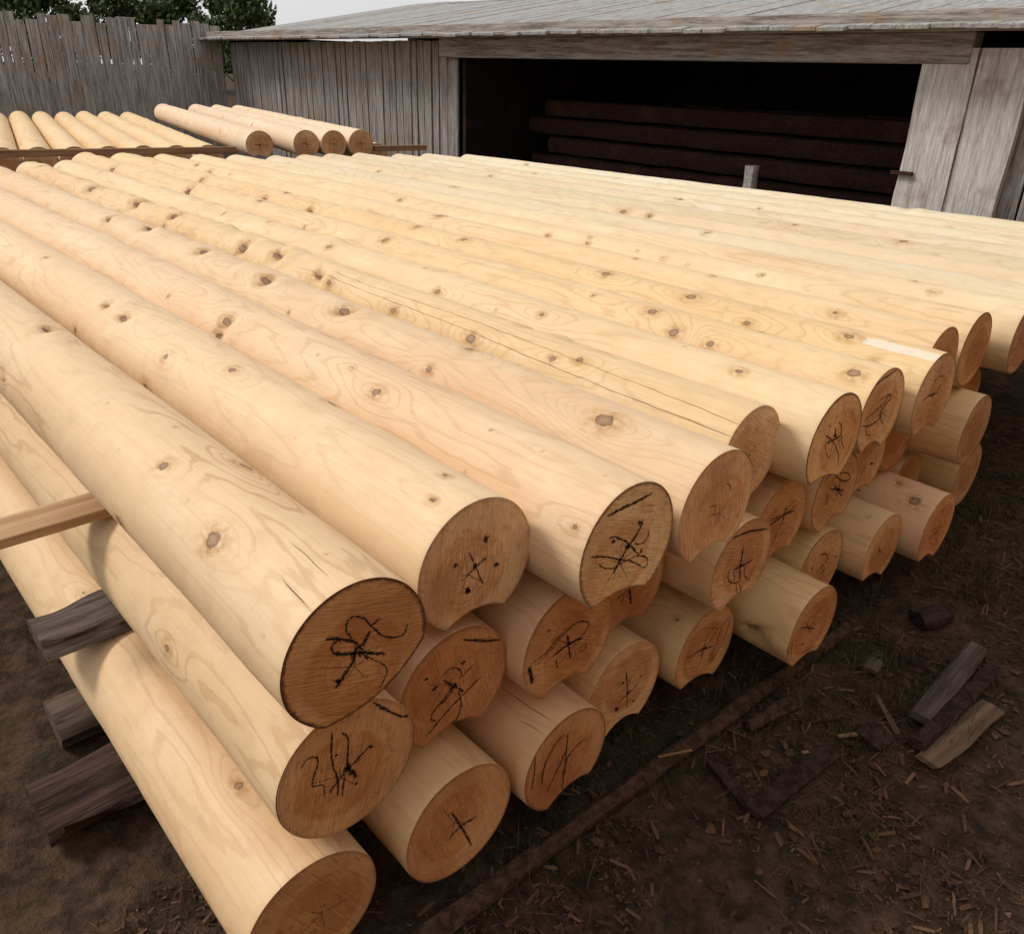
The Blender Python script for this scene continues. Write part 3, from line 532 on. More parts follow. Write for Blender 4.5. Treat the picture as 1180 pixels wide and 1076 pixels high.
    o = mesh_np(name, VV, quads, PINE, None, True, np.vstack([uv.reshape(-1, 2), [[L, 0]]]),
                {'knot': ex(kn, 9.), 'warp': ex(warp, 0.), 'torn': ex(torn, 0.), 'crack': ex(crk[0], .05), 'crack_b': ex(crk[1], .05), 'crack_on': ex(cmk[0], 0.), 'crack_b_on': ex(cmk[1], 0.), 'patch': ex(patch, .05)}, R_(38))
    o.location = d['c']; o.rotation_euler = (0, 0, d['yaw'])
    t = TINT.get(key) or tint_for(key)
    if key[1] in '23' and key not in TINT: t = [t[0] * 1.02, t[1] * .93, t[2] * .80]  # middle and bottom layers: warm cast of their shade put into the tint
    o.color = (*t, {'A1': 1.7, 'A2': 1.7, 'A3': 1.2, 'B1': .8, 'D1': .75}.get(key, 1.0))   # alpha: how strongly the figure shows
    # ---- the sawn near end, a part of the log
    fr = [1., .985, .965, .94, .9, .82, .66, .45, .22]
    P = np.stack([pts[:-1, 0], np.zeros(nV - 1), pts[:-1, 1]], 1)
    CV = np.vstack([P * f * (.994 if i == 0 else .994) + np.array([0, -.0004 if i else 0, 0]) for i, f in enumerate(fr)] + [[[0, -.0004, 0]]])
    m = nV - 1; CF = []
    for i in range(len(fr) - 1):
        for j in range(m):
            a, b = i * m + j, i * m + (j + 1) % m
            CF.append((a, b, b + m, a + m))
    for j in range(m): CF.append(((len(fr) - 1) * m + j, (len(fr) - 1) * m + (j + 1) % m, len(CV) - 1))
    rim = np.concatenate([np.full(m, f) for f in fr] + [[0.]])
    e = mesh_np('cut_end', CV, CF, ENDG, o, False, attrs={'rim': rim})
    rr = np.random.default_rng(abs(hash_(key)) + 5)
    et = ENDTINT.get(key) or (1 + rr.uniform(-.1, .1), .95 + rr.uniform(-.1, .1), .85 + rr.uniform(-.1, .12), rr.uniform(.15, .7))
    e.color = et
    if d.get('s'):
        pen_marks(d['s'], e, rr)
    return o

def hash_(k): return sum((ord(c) + 7) * (31 ** i) for i, c in enumerate(k)) % 99991

def pen_marks(strokes, parent, r):
    """strokes that touch or nearly touch make one mark"""
    left = [(w, [tuple(p) for p in pts]) for w, pts in strokes]
    def dense(pts):
        o = []
        for a, b in zip(pts[:-1], pts[1:]):
            o += [(a[0] + (b[0] - a[0]) * t / 6, a[1] + (b[1] - a[1]) * t / 6) for t in range(7)]
        return np.array(o)
    while left:
        grp = [left.pop(0)]; grown = True
        while grown:
            grown = False
            for st in list(left):
                A = dense(st[1])
                if any(np.min(np.linalg.norm(A[:, None] - dense(q[1])[None], axis=2)) < .012 for q in grp):
                    grp.append(st); left.remove(st); grown = True
        pen_mark(grp, parent, r)

def pen_mark(strokes, parent, r):
    V = []; F = []; E = []
    for w, pts in strokes:
        p = np.array(pts, float)
        if len(p) > 2:  # Catmull-Rom
            q = np.vstack([2 * p[0] - p[1], p, 2 * p[-1] - p[-2]]); o = []
            for i in range(1, len(q) - 2):
                for t in np.linspace(0, 1, 7, endpoint=False):
                    o.append(.5 * ((2 * q[i]) + (-q[i-1] + q[i+1]) * t + (2*q[i-1] - 5*q[i] + 4*q[i+1] - q[i+2]) * t*t + (-q[i-1] + 3*q[i] - 3*q[i+1] + q[i+2]) * t**3))
            o.append(p[-1]); p = np.array(o)
        else:
            p = np.array([p[0] + (p[-1] - p[0]) * t for t in np.linspace(0, 1, 8)])
        p = p + r.normal(0, .00035, p.shape)
        tg = np.gradient(p, axis=0); tg /= np.linalg.norm(tg, axis=1)[:, None] + 1e-9
        nn = np.stack([-tg[:, 1], tg[:, 0]], 1)
        hw = (.00085 * w * (1.25 if w > 1.7 else 1.08)) * (1 + r.normal(0, .16, len(p)))
        if w < 3: hw *= np.clip(np.minimum(np.arange(len(p)) + 1.2, len(p) - np.arange(len(p)) + .2) / 3.2, .45, 1)
        hw = np.clip(hw, .0006, None)
        b = len(V)
        for i in range(len(p)):
            for s in (1, 0, -1):
                c = p[i] + nn[i] * hw[i] * s * 1.75
                V.append((c[0], -.0011, c[1])); E.append(abs(s))
        for i in range(len(p) - 1):
            a = b + 3 * i; F += [(a, a + 1, a + 4, a + 3), (a + 1, a + 2, a + 5, a + 4)]
    mesh_np('pen_mark', V, F, PEN, parent, attrs={'edge': E})

def axis_samples(L, fine_to, fine, coarse):
    a = np.arange(0, min(fine_to, L), fine)
    if L > fine_to: a = np.concatenate([a, np.arange(fine_to, L, coarse)])
    a = np.concatenate([a[a < L - .004], [L]])
    return np.insert(a, 1, .0025)

LABELS = {'A1': 'nearest top layer log, front left, a curly black mark on its dark-rimmed brown end',
 'A2': 'middle layer log under the near corner log, big black blot and loops on its end',
 'A3': 'bottom layer log at the far left, lying under the blot-marked middle log',
 'B1': 'second top layer log from the near corner, end marked with thin cross and four dots',
 'B2': 'reddish middle layer log end with an oval scribble under a line, below cross-and-dots log',
 'B3': 'bottom layer log whose end is second from the left in its layer',
 'C1': 'third top layer log from the near corner, tan end with scrawl below a straight line',
 'C2': 'middle layer log end with a thick short line at lower left, below scrawled tan end',
 'C3': 'bottom layer log with drying cracks near its long-scratched end, below the thick-line end',
 'D1': 'fourth top layer log from the near corner, big knot on its side, plain end',
 'D2': 'mostly hidden middle layer log peeping out under the groove of the scrawled tan end',
 'D3': 'bottom layer log with saw-marked pale end and small dots, right of the cracked one',
 'E1': 'set-back top layer log with two long cracks along it and a plain end',
 'E2': 'middle layer log end with bold mark under a curved line, below the big-knot log',
 'E3': 'bottom layer log with long parallel black strokes down the right of its end',
 'F1': 'top layer log with a black star mark on its dark-rimmed end, right of cracked log',
 'F2': 'middle layer log end with a many-rayed black star, right of the curved-line end',
 'F3': 'bottom layer log sticking out farthest, with a faint cross on its end',
 'G1': 'top layer log end with a line above a narrow scribble, right of the star-marked one',
 'G2': 'ragged middle layer log end with a black star and a loop above it',
 'G3': 'bottom layer log end with a hook mark, behind the log sticking out farthest',
 'H1': 'top layer log with a white peeled strip on top beside its cut end',
 'H2': 'fibrous middle layer log end with one dark dot, right of the ragged one',
 'H3': 'bottom layer log with a pointed lower lip and short dark check, left of slit log',
 'I1': 'top layer log next past the one with the white peeled strip',
 'I2': 'reddish shaded middle layer log end below the log with the peeled strip',
 'I3': 'bottom layer log at the right with a dark slit in its side',
 'J1': 'second top layer log past the one with the white peeled strip',
 'J2': 'middle layer log end at the right, next past the reddish shaded end',
 'J3': 'bottom layer log end at the right, next past the one with the slit',
 'K1': 'third top layer log past the one with the white peeled strip',
 'K2': 'rightmost visible middle layer log end',
 'K3': 'rightmost visible bottom layer log end',
 'L1': 'fourth top layer log past the one with the peeled strip',
 'M1': 'fifth top layer log past the one with the peeled strip',
 'N1': 'slightly grey stained top layer log, fifth from the shed side',
 'O1': 'top layer log fourth from the shed side of the pile',
 'P1': 'top layer log third from the shed side of the pile',
 'Q1': 'whitish top layer log second from the shed side',
 'R1': 'whitish top layer log on the shed side edge, against the black opening'}
GROUPS = {'1': 'logs in the top layer', '2': 'logs in the middle layer', '3': 'logs in the bottom layer'}
if 'H1' in LOGS: LOGS['H1']['patch'] = (-.02, .20, 1.70, 2.02)
for key, d in LOGS.items():
    c, rw = key[0], key[1]
    if rw == '1' and c in 'ABCDEFGH':
        us = axis_samples(d['L'], 2.6 if c in 'ABCD' else 4.2, .011, .02); n = 132
    elif rw == '1':
        us = axis_samples(d['L'], 9., .02, .02); n = 84
    elif c in 'AB':
        us = axis_samples(d['L'], 2.0, .013, .06); n = 110
    else:
        us = axis_samples(d['L'], .8, .015, .08); n = 80
    o = make_log(key, d, us, n, knots_extra={'E1': 1.5, 'F1': .8, 'G1': .7, 'H1': .7}.get(key, .55), dent={'E': 1.0, 'D': 1.0, 'F': 1.0}.get(c, 1.0 if c in 'GH' else .7))
    tag(o, LABELS[key], 'log', GROUPS[rw])

# ------------------------------------------------------------------ spacers and bearers of the pile
def rough_bar(name, p0, p1, w, h, mat, seed=0, amp=.006, n=26, m=14, parent=None, squar=.75, taper=.1):
    """a hewn / split bar between two points, local X along it"""
    p0, p1 = Vector(p0), Vector(p1); L = (p1 - p0).length
    V = []; F = []
    for i in range(n + 1):
        s = i / n
        for j in range(m):
            a = 2 * math.pi * j / m
            ca, sa = math.cos(a), math.sin(a)
            k = (abs(ca) ** (2 / (1 - squar + .2)) + abs(sa) ** (2 / (1 - squar + .2))) ** (-(1 - squar + .2) / 2)
            q = mnoise.noise(Vector((s * L * 2.2 + seed, ca * 1.3 + seed, sa * 1.3)))
            q2 = mnoise.noise(Vector((s * L * 9 + seed, ca * 3.1, sa * 3.1 + seed)))
            rr = 1 + (q * 1.2 + q2 * .6) * amp / (min(w, h) * .5)
            sc = 1 - taper * s
            V.append((s * L, ca * k * w / 2 * rr * sc, sa * k * h / 2 * rr * sc))
    for i in range(n):
        for j in range(m):
            a, b = i * m + j, i * m + (j + 1) % m
            F.append((a, b, b + m, a + m))
    F.append(tuple(range(m))[::-1]); F.append(tuple(n * m + j for j in range(m)))
    o = mesh_np(name, V, F, mat, parent, True, sharp=R_(42))
    d = (p1 - p0).normalized()
    o.location = p0; o.rotation_euler = d.to_track_quat('X', 'Z').to_euler()
    return o

def board(name, p0, p1, w, h, mat, bev=.002, roll=0.):
    p0, p1 = Vector(p0), Vector(p1); L = (p1 - p0).length
    b = MB(); b.box((L / 2, 0, 0), (L, w, h), None, bev)
    o = b.build(name, mat); d = (p1 - p0).normalized()
    o.location = p0
    q = d.to_track_quat('X', 'Z').to_matrix() @ rx(roll)
    o.rotation_euler = q.to_euler()
    return o

tag(board('spacer_board', (.17, 1.742, .590), (3.1, 1.742, .590), .10, .022, SAWN), 'fresh sawn spacer board poking out under the near top layer log', 'board')
tag(rough_bar('spacer_slab', (.205, 1.72, .335), (3.0, 1.74, .330), .15, .052, OLD_X, 3, .013, 110, 20, squar=.45), 'weathered brownish grey slab poking out between the middle and bottom logs', 'slab')
tag(rough_bar('bearer_timber', (.20, 1.80, .040), (3.2, 1.80, .040), .13, .08, OLD_X, 8, .012, 110, 20, squar=.5), 'grey weathered bearer timber on the ground beneath the logs at left', 'timber')
tag(rough_bar('bearer_timber', (.10, 1.53, .042), (3.2, 1.55, .036), .17, .080, DARKSPLIT, 21, .018, 110, 22, squar=.4), 'dark split bearer timber on the ground, nearest one at the lower left', 'timber')
tag(rough_bar('bearer_pole', (.34, .82, .012), (2.05, .775, .012), .046, .044, mat_bark('dull_bark', (.085, .050, .032), (.03, .019, .013)), 5, .006, 50, 12, squar=.1), 'thin brown pole lying along the foot of the pile under the cut ends', 'pole')
tag(rough_bar('bearer_timber', (.2, 4.6, .040), (3.2, 4.6, .040), .13, .08, GREY_X, 31, .006, 40, 14), 'bearer timber deep beneath the far half of the pile', 'timber') if False else None

# ------------------------------------------------------------------ the pile behind
YR = R_(-12.); YB = R_(-17.1); AX = Vector((math.sin(-YR), math.cos(YR), 0)); RW = Vector((math.cos(YB), math.sin(YB), 0))
REAR_UP = [(3.19, 6.56, .860), (3.545, 6.45, .862), (3.765, 6.39, .858), (3.99, 6.33, .860)]
rear_lab = ['thick white log end behind the pile, left of the other three round ends', 'second round log end from the left behind the pile, with a dark star check',
            'third round log end from the left behind the pile', 'rightmost round log end behind the pile, beside the weathered shed boards']
def rear(key, c, L, R=.108, col=None):
    d = dict(c=c, R=R, L=L, yaw=YR, g=[R_(-125), R_(-60), .014])
    o = make_log(key, d, axis_samples(L, 9., .05, .05), 56, knots_extra=1.1, dent=.6)
    o.color = (*(col or (1.0, .98, .92)), 1.)
    o.children[0].color = (.92, 1.0, 1.15, .2)
    return o
for i, c in enumerate(REAR_UP):
    o = rear('W%d' % i, c, 4.6 - .1 * i, .108, (1.06, 1.06, 1.14))
    pen_marks([[1.6, [[-.05, .004], [.0, 0], [.05, -.004]]], [1.4, [[.0, .05], [0, -.05]]], [4, [[-.006, 0], [.006, 0]]]], o.children[0], np.random.default_rng(i))
    tag(o, rear_lab[i], 'log', 'logs in the pile behind')
rl2 = ['first', 'second', 'third', 'fourth', 'fifth', 'sixth', 'seventh', 'eighth', 'ninth']
for i in range(8):
    q = Vector((3.04, 7.02, .716)) - RW * (.249 * (i + .3))
    o = rear('X%d' % i, tuple(q), 5.0 + .1 * (i % 3), .119, (1.03, .99, .86))
    tag(o, '%s log left of the round ends in the rear pile, behind the brown board' % rl2[i], 'log', 'logs in the pile behind')
o = rear('Y0', (4.33, 6.62, .722), 4.6, .108, (1.05, 1.02, .95))
tag(o, 'pale log at the right end of the rear pile, behind the short board', 'log', 'logs in the pile behind')
tag(board('stop_board', tuple(Vector((3.075, 6.755, .812)) - RW * 2.35), (3.075, 6.755, .812), .05, .050, SAWN_DARK, .003), 'long brown board lying across the log ends of the rear pile', 'board')
tag(board('stop_board', (4.155, 6.40, .808), (4.62, 6.27, .808), .05, .044, SAWN_DARK, .003), 'short brown board end right of the round ends in the rear pile', 'board')

# ------------------------------------------------------------------ shed
shed = bpy.data.objects.new('timber_shed', None); COL.objects.link(shed); shed.location = (6.2, 6.0, 0)
tag(shed, 'weathered grey board shed with a black open bay behind the log pile', 'shed')
def part(o): 
    o.parent = shed; o.matrix_parent_inverse = Matrix.Translation((-6.2, -6.0, 0)); return o
r = random.Random(4)
def board_wall(name, y0, y1, z0, z1, x, mat, wmin=.11, wmax=.17, gap=.012, flip=1, seed=1):
    rr = random.Random(seed); b = MB(); y = y0
    while y < y1 - .03:
        w = min(rr.uniform(wmin, wmax), y1 - y)
        zz = z1 + rr.uniform(-.012, 0)
        b.box((x + rr.uniform(-.006, .006), y + w / 2, (z0 + zz) / 2), (.026, w - gap * rr.uniform(.4, 2.0), zz - z0), rx(rr.uniform(-.006, .006)) @ rz(rr.uniform(-.05, .05)), .003)
        y += w
    return b.build(name, mat)
EAVE = 1.74
part(board_wall('wall', 7.78, 13.4, .0, EAVE - .02, 6.2, GREY_Z, .10, .19, .016, seed=2))
part(board_wall('wall', -3.0, 2.05, .0, EAVE - .02, 6.2, GREY_Z, .13, .21, .010, seed=5))
for yy in (7.70, 13.42, -3.03, 2.0):
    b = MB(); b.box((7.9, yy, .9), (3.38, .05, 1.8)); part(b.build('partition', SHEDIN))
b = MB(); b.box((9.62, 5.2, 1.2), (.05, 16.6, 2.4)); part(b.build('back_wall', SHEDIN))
# wide weathered slabs beside the opening: the corner post
for k, (ya, yb, xx, hh) in enumerate(((2.36, 2.70, 6.13, 1.64), (2.03, 2.352, 6.145, 1.64))):
    n = 14; V = []; F = []
    for i in range(n + 1):
        z = hh * i / n; e0 = .012 * mnoise.noise(Vector((z * 2.1, k * 5., 1.))); e1 = .012 * mnoise.noise(Vector((z * 2.3, k * 5., 9.)))
        for (dx, y) in ((-.03, ya + e0), (-.03, yb + e1), (.03, yb + e1), (.03, ya + e0)): V.append((xx + dx, y, z))
    for i in range(n):
        for j in range(4): F.append((4*i + j, 4*i + (j + 1) % 4, 4*i + 4 + (j + 1) % 4, 4*i + 4 + j))
    F += [(0, 1, 2, 3), (4*n, 4*n + 1, 4*n + 2, 4*n + 3)]
    part(mesh_np('corner_post', V, F, PALE_Z))
b = MB(); b.box((6.085, 2.675, .86), (.03, .15, .022)); part(b.build('iron_hook', DARKBEAM))
b = MB(); b.box((6.16, 5.2, EAVE - .10), (.14, 5.6, .19), None, .008); part(b.build('lintel', GREY_Y))
# the roof: overlapping boards falling towards the pile
b = MB(); y = -3.3; rr = random.Random(9)
sl = math.atan2(.62, 3.75)
while y < 13.7:
    w = rr.uniform(.16, .22)
    b.box((7.85, y + w / 2, EAVE + .045 + .31 + rr.uniform(-.004, .004)), (4.25 + rr.uniform(-.06, .06), w - .008, .028), ry(-sl), .003); y += w
part(b.build('roof', mat_weathered('weathered_roof_board', (.42, .41, .40), (.2, .19, .18), axis=0)))
b = MB(); b.box((5.86, 5.2, EAVE + .045), (.03, 17.2, .12), None, .004); part(b.build('fascia', GREY_Y))
# ceiling boards and rusty boards on the rear wall seen in the dark
b = MB()
for k in range(6): b.box((9.55, 3.8 + k * .62, .98 + .015 * (k % 2)), (.05, .58, .16), rx(.02 * (k % 3 - 1)), .004)
part(b.build('rear_rail', mat_weathered('rusty_brown_board', (.16, .085, .05), (.05, .028, .02), (.22, .14, .09), axis=1)))
# squared dark timbers stored in the bay
dl = ['lowest', 'second lowest', 'middle', 'second highest', 'topmost']
for k in range(5):
    z = .30 + k * .19
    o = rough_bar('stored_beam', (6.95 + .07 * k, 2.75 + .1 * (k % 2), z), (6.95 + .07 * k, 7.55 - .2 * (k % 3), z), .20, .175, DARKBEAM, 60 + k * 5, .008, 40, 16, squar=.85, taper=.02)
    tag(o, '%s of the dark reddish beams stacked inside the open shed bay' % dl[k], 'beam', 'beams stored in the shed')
o = rough_bar('grey_block', (6.60, 4.20, .50), (6.60, 4.20, .742), .105, .10, PALE_Z, 77, .004, 10, 14, squar=.9, taper=.0)
tag(o, 'small pale grey timber stub standing in the dark shed bay', 'block')

# ------------------------------------------------------------------ ground
def coords(a, lo, hi, b, step):
    mid = np.arange(lo, hi, step); k = np.geomspace(step, b - hi, 26); k2 = np.geomspace(step, lo - a, 26)
    return np.concatenate([(lo - k2)[::-1], mid, hi - step + k])
gx = coords(-260, -.6, 4.2, 260, .022); gy = coords(-260, -.6, 2.4, 260, .022)
GX, GY = np.meshgrid(gx, gy, indexing='ij')
Z = np.zeros(GX.shape)
near = (GX > -1) & (GX < 5) & (GY > -1) & (GY < 3)
for i, j in np.argwhere(near):
    x, y = GX[i, j], GY[i, j]
    Z[i, j] = .026 * mnoise.noise(Vector((x * 1.6, y * 1.6, 3.))) + .015 * mnoise.noise(Vector((x * 6, y * 6, 1.))) + .008 * mnoise.noise(Vector((x * 19, y * 19, 7.)))
Z -= .012
idx = np.arange(Z.size).reshape(Z.shape)
GF = np.stack([idx[:-1, :-1], idx[1:, :-1], idx[1:, 1:], idx[:-1, 1:]], -1).reshape(-1, 4)
g = mesh_np('ground', np.stack([GX, GY, Z], -1).reshape(-1, 3), GF, GROUND, None, True)
tag(g, kind='structure')
def gz(x, y):
    return .026 * mnoise.noise(Vector((x * 1.6, y * 1.6, 3.))) + .015 * mnoise.noise(Vector((x * 6, y * 6, 1.))) + .008 * mnoise.noise(Vector((x * 19, y * 19, 7.))) - .012

# wood chips, needles and shavings: far too many to count
r = random.Random(21)
V = []; F = []; T = []
def sliver(x, y, L, w, a, tilt, tone, lift=.0, bend=0.):
    z = gz(x, y) + lift
    d = Vector((math.cos(a) * math.cos(tilt), math.sin(a) * math.cos(tilt), math.sin(tilt))); n = Vector((-math.sin(a), math.cos(a), r.uniform(-.5, .5))).normalized()
    up = d.cross(n).normalized(); c = Vector((x, y, z))
    b0 = len(V); N = 3 if bend else 1
    for i in range(N + 1):
        s = i / N - .5
        p = c + d * (L * s) + up * (bend * (.25 - s * s))
        ww = w * (.55 + .9 * (.25 - s * s)) if N > 1 else w * r.uniform(.6, 1)
        V.append(p + n * ww / 2); V.append(p - n * ww / 2); T.extend((tone, tone))
    for i in range(N): F.append((b0 + 2*i, b0 + 2*i + 1, b0 + 2*i + 3, b0 + 2*i + 2))
def spread():
    return r.uniform(-.1, 4.2), r.uniform(.02, 1.25)
for _ in range(34000):
    x, y = spread()
    dens = .42 + 1.5 * mnoise.noise(Vector((x * 3.2, y * 3.2, 12.)))
    if y > .78: dens *= .55
    if r.random() > dens + .25: continue
    k = r.random()
    if k < .55: sliver(x, y, r.uniform(.006, .02), r.uniform(.002, .006), r.uniform(0, 6.3), r.gauss(0, .3), r.random() ** 1.8, .004)
    elif k < .92: sliver(x, y, r.uniform(.015, .06), r.uniform(.0007, .0017), r.uniform(0, 6.3), r.gauss(0, .22), r.random() ** 1.3, .007, r.uniform(-.012, .02))
    else: sliver(x, y, r.uniform(.02, .055), r.uniform(.005, .012), r.uniform(0, 6.3), r.gauss(0, .22), r.random() ** 1.6, .008, r.uniform(0, .012))
tag(mesh_np('wood_chips', [tuple(v) for v in V], F, mat_tone('chip', (.040, .024, .015), (.17, .095, .055)), attrs={'tone': T}), 'wood chips, needles and shavings strewn over dark soil', 'wood chips', kind='stuff')
# clods and bark crumbs
V = []; F = []; T = []
for _ in range(5200):
    x, y = spread()
    if mnoise.noise(Vector((x * 2.6, y * 2.6, 70.))) < r.uniform(-.35, .25): continue
    q = .003 + .009 * r.random() ** 3; z = gz(x, y) + q * .35; a = r.uniform(0, 6.3); b0 = len(V); tn = r.random()
    P = [(1, 0, 0), (0, 1, 0), (-1, 0, 0), (0, -1, 0), (0, 0, .7), (.7, .7, .3), (-.7, .7, .35), (-.7, -.7, .3), (.7, -.7, .35)]
    for p in P:
        k = q * r.uniform(.6, 1.3); px, py = p[0] * k * 1.5, p[1] * k
        V.append((x + px * math.cos(a) - py * math.sin(a), y + px * math.sin(a) + py * math.cos(a), z + p[2] * k)); T.append(tn)
    for c_ in ((0, 5, 4), (5, 1, 4), (1, 6, 4), (6, 2, 4), (2, 7, 4), (7, 3, 4), (3, 8, 4), (8, 0, 4)): F.append(tuple(b0 + i for i in c_))
tag(mesh_np('soil_crumbs', V, F, mat_tone('crumb', (.030, .019, .013), (.12, .068, .04)), attrs={'tone': T}), 'dark clods and bark crumbs scattered over the soil', 'soil crumbs', kind='stuff')
# sparse grass at the foot of the pile
V = []; F = []; T = []
for _ in range(1100):
    x, y = r.uniform(.7, 3.6), r.uniform(.35, 1.0)
    if mnoise.noise(Vector((x * 2.3, y * 2.3, 40.))) < .0 and y < .7: continue
    for _ in range(r.randint(3, 9)):
        L = r.uniform(.03, .11); a = r.uniform(0, 6.3); px, py = x + r.gauss(0, .018), y + r.gauss(0, .018); z = gz(px, py) - .004
        ln = r.uniform(.2, 1.1); w = r.uniform(.0012, .0028); tone = r.random() ** 2
        b0 = len(V)
        for i in range(4):
            s = i / 3; h = L * (s - .25 * ln * s * s); rr_ = L * ln * s * s * .8
            p = Vector((px + math.cos(a) * rr_, py + math.sin(a) * rr_, z + h)); n = Vector((-math.sin(a), math.cos(a), 0)) * w * (1 - s * .85) / 2
            V.append(p + n); V.append(p - n); T.extend((tone, tone))
        for i in range(3): F.append((b0 + 2*i, b0 + 2*i + 1, b0 + 2*i + 3, b0 + 2*i + 2))
tag(mesh_np('grass', [tuple(v) for v in V], F, mat_tone('grass_blade', (.020, .026, .010), (.12, .085, .042), .7)  , attrs={'tone': T}), 'sparse dark grass growing at the foot of the pile', 'grass', kind='stuff')

# offcuts, sticks and bark lying about
def lying(name, x0, y0, x1, y1, w, h, mat, seed, label, cat, lift=.0, amp=.004, squar=.85, n=16, z1=0.):
    o = rough_bar(name, (x0, y0, gz(x0, y0) + h / 2 + lift), (x1, y1, gz(x1, y1) + h / 2 + lift + z1), w, h, mat, seed, amp, n, 12, squar=squar, taper=.06)
    return tag(o, label, cat)
lying('offcut', 1.572, .560, 1.27, .578, .052, .018, OFFCUT, 3, 'dark brown offcut board on the ground below the middle of the pile', 'offcut', .010, .0012, .95)
lying('offcut', 1.335, .735, 1.285, .60, .030, .022, OFFCUT, 9, 'dark stick-like offcut left of the brown board on the ground', 'offcut', .004, .003)
lying('offcut', 1.835, .462, 2.25, .485, .055, .022, mat_weathered('dull_grey_offcut', (.12, .10, .088), (.045, .034, .03), (.09, .055, .04), axis=0), 14, 'weathered grey offcut at the lower right edge of the ground', 'offcut', .022)
lying('offcut', 1.735, .430, 2.2, .418, .040, .028, OFFCUT, 17, 'dark reddish offcut lying just below the grey one', 'offcut', .012)
lying('offcut', 1.712, .392, 2.05, .365, .05, .016, mat_sawn('dirty_offcut', (.20, .12, .075), (.10, .06, .035)), 19, 'pale fresh offcut at the lower right, below the dark one', 'offcut', .012)
lying('offcut', 1.925, .645, 1.985, .655, .05, .012, mat_weathered('dull_offcut', (.11, .088, .07), (.05, .036, .028), (.10, .06, .04), axis=0), 23, 'small squarish grey offcut tile lying among the chips', 'offcut', .014, .002)
lying('bark_piece', 2.27, .665, 2.36, .615, .07, .05, OFFCUT, 27, 'dark chunk of bark on the ground at right, past the log ends', 'bark', .004, .012, .3)
lying('bark_piece', 1.672, .512, 1.73, .508, .045, .018, OFFCUT, 29, 'curled dark bark piece beside a pale splinter', 'bark', .008, .01, .3)
lying('twig', 2.09, .655, 2.06, .47, .010, .009, OFFCUT, 33, 'long dark twig lying near the right edge', 'twig', .010, .004, .1)
lying('twig', 1.86, .585, 1.745, .478, .006, .006, mat_tone('pale_twig', (.16, .11, .075), (.16, .11, .075)), 35, 'thin pale curved twig among the chips', 'twig', .016, .006, .1)
lying('splinter', 1.64, .575, 1.675, .545, .010, .004, SAWN_DARK, 37, 'pale yellow splinter lying left of the curled bark', 'splinter', .016, .001)
lying('splinter', 1.215, .80, 1.29, .76, .006, .004, SAWN_DARK, 39, 'pale splinter lying on the grass near the bearer pole', 'splinter', .05, .001)
lying('splinter', 1.475, .585, 1.492, .578, .008, .003, SAWN_DARK, 41, 'tiny pale splinter lying on the dark brown offcut', 'splinter', .045, .0005)
lying('bark_piece', 1.50, .745, 1.66, .70, .03, .016, bpy.data.materials['dull_bark'], 43, 'brown bark strip in front of the sticking-out bottom log', 'bark', .01, .012, .3)

# unseen building added behind the camera: blocks low sky, bounces warm light at cut ends
shade_bldg = bpy.data.objects.new('added_shade_building', None); COL.objects.link(shade_bldg); shade_bldg.location = (2.5, -4.2, 0)
tag(shade_bldg, 'added unseen building of orange boards that shades and warms the cut ends', 'building')
b = MB(); x = -7.5; rr = random.Random(31)
while x < 13:
    w_ = rr.uniform(.16, .24); b.box((x + w_ / 2 - 2.5, rr.uniform(-.006, .006), 1.9), (w_ - .008, .03, 3.8), None, .003); x += w_
b.build('wall', mat_weathered('warm_bounce_board', (.74, .42, .19), (.60, .32, .13), (.68, .36, .15), axis=2), shade_bldg)  # orange boards added to throw warm light back on the ends
b = MB(); b.box((.25, -2.9, 4.22), (21.4, 6.2, .08), rx(.12)); b.build('roof', GREY_X, shade_bldg)

b = MB(); rr = random.Random(77); d = Vector((-14, 2.2, 0)); L = d.length; d.normalize(); s_ = 0.
while s_ < L:
    w_ = rr.uniform(.10, .17); p = Vector((6.1, 13.5, 0)) + d * (s_ + w_ / 2); hh = 1.95 + rr.uniform(-.05, .05)
    b.box((p.x, p.y + rr.uniform(-.008, .008), hh / 2), (w_ - .01 * rr.uniform(.4, 2), .025, hh), rz(math.atan2(d.y, d.x)) @ ry(rr.uniform(-.008, .008)), .003); s_ += w_
fence = bpy.data.objects.new('board_fence', None); COL.objects.link(fence)
tag(fence, 'long weathered grey upright-board fence running left from the shed', 'fence')
b.build('boards', GREY_Z, fence)
for k in range(6):
    p = Vector((6.1, 13.62, 0)) + d * (k * 2.6 + .6)
    b = MB(); b.box((p.x, p.y, .95), (.10, .10, 1.9), None, .006); b.build('post', GREY_Z, fence)

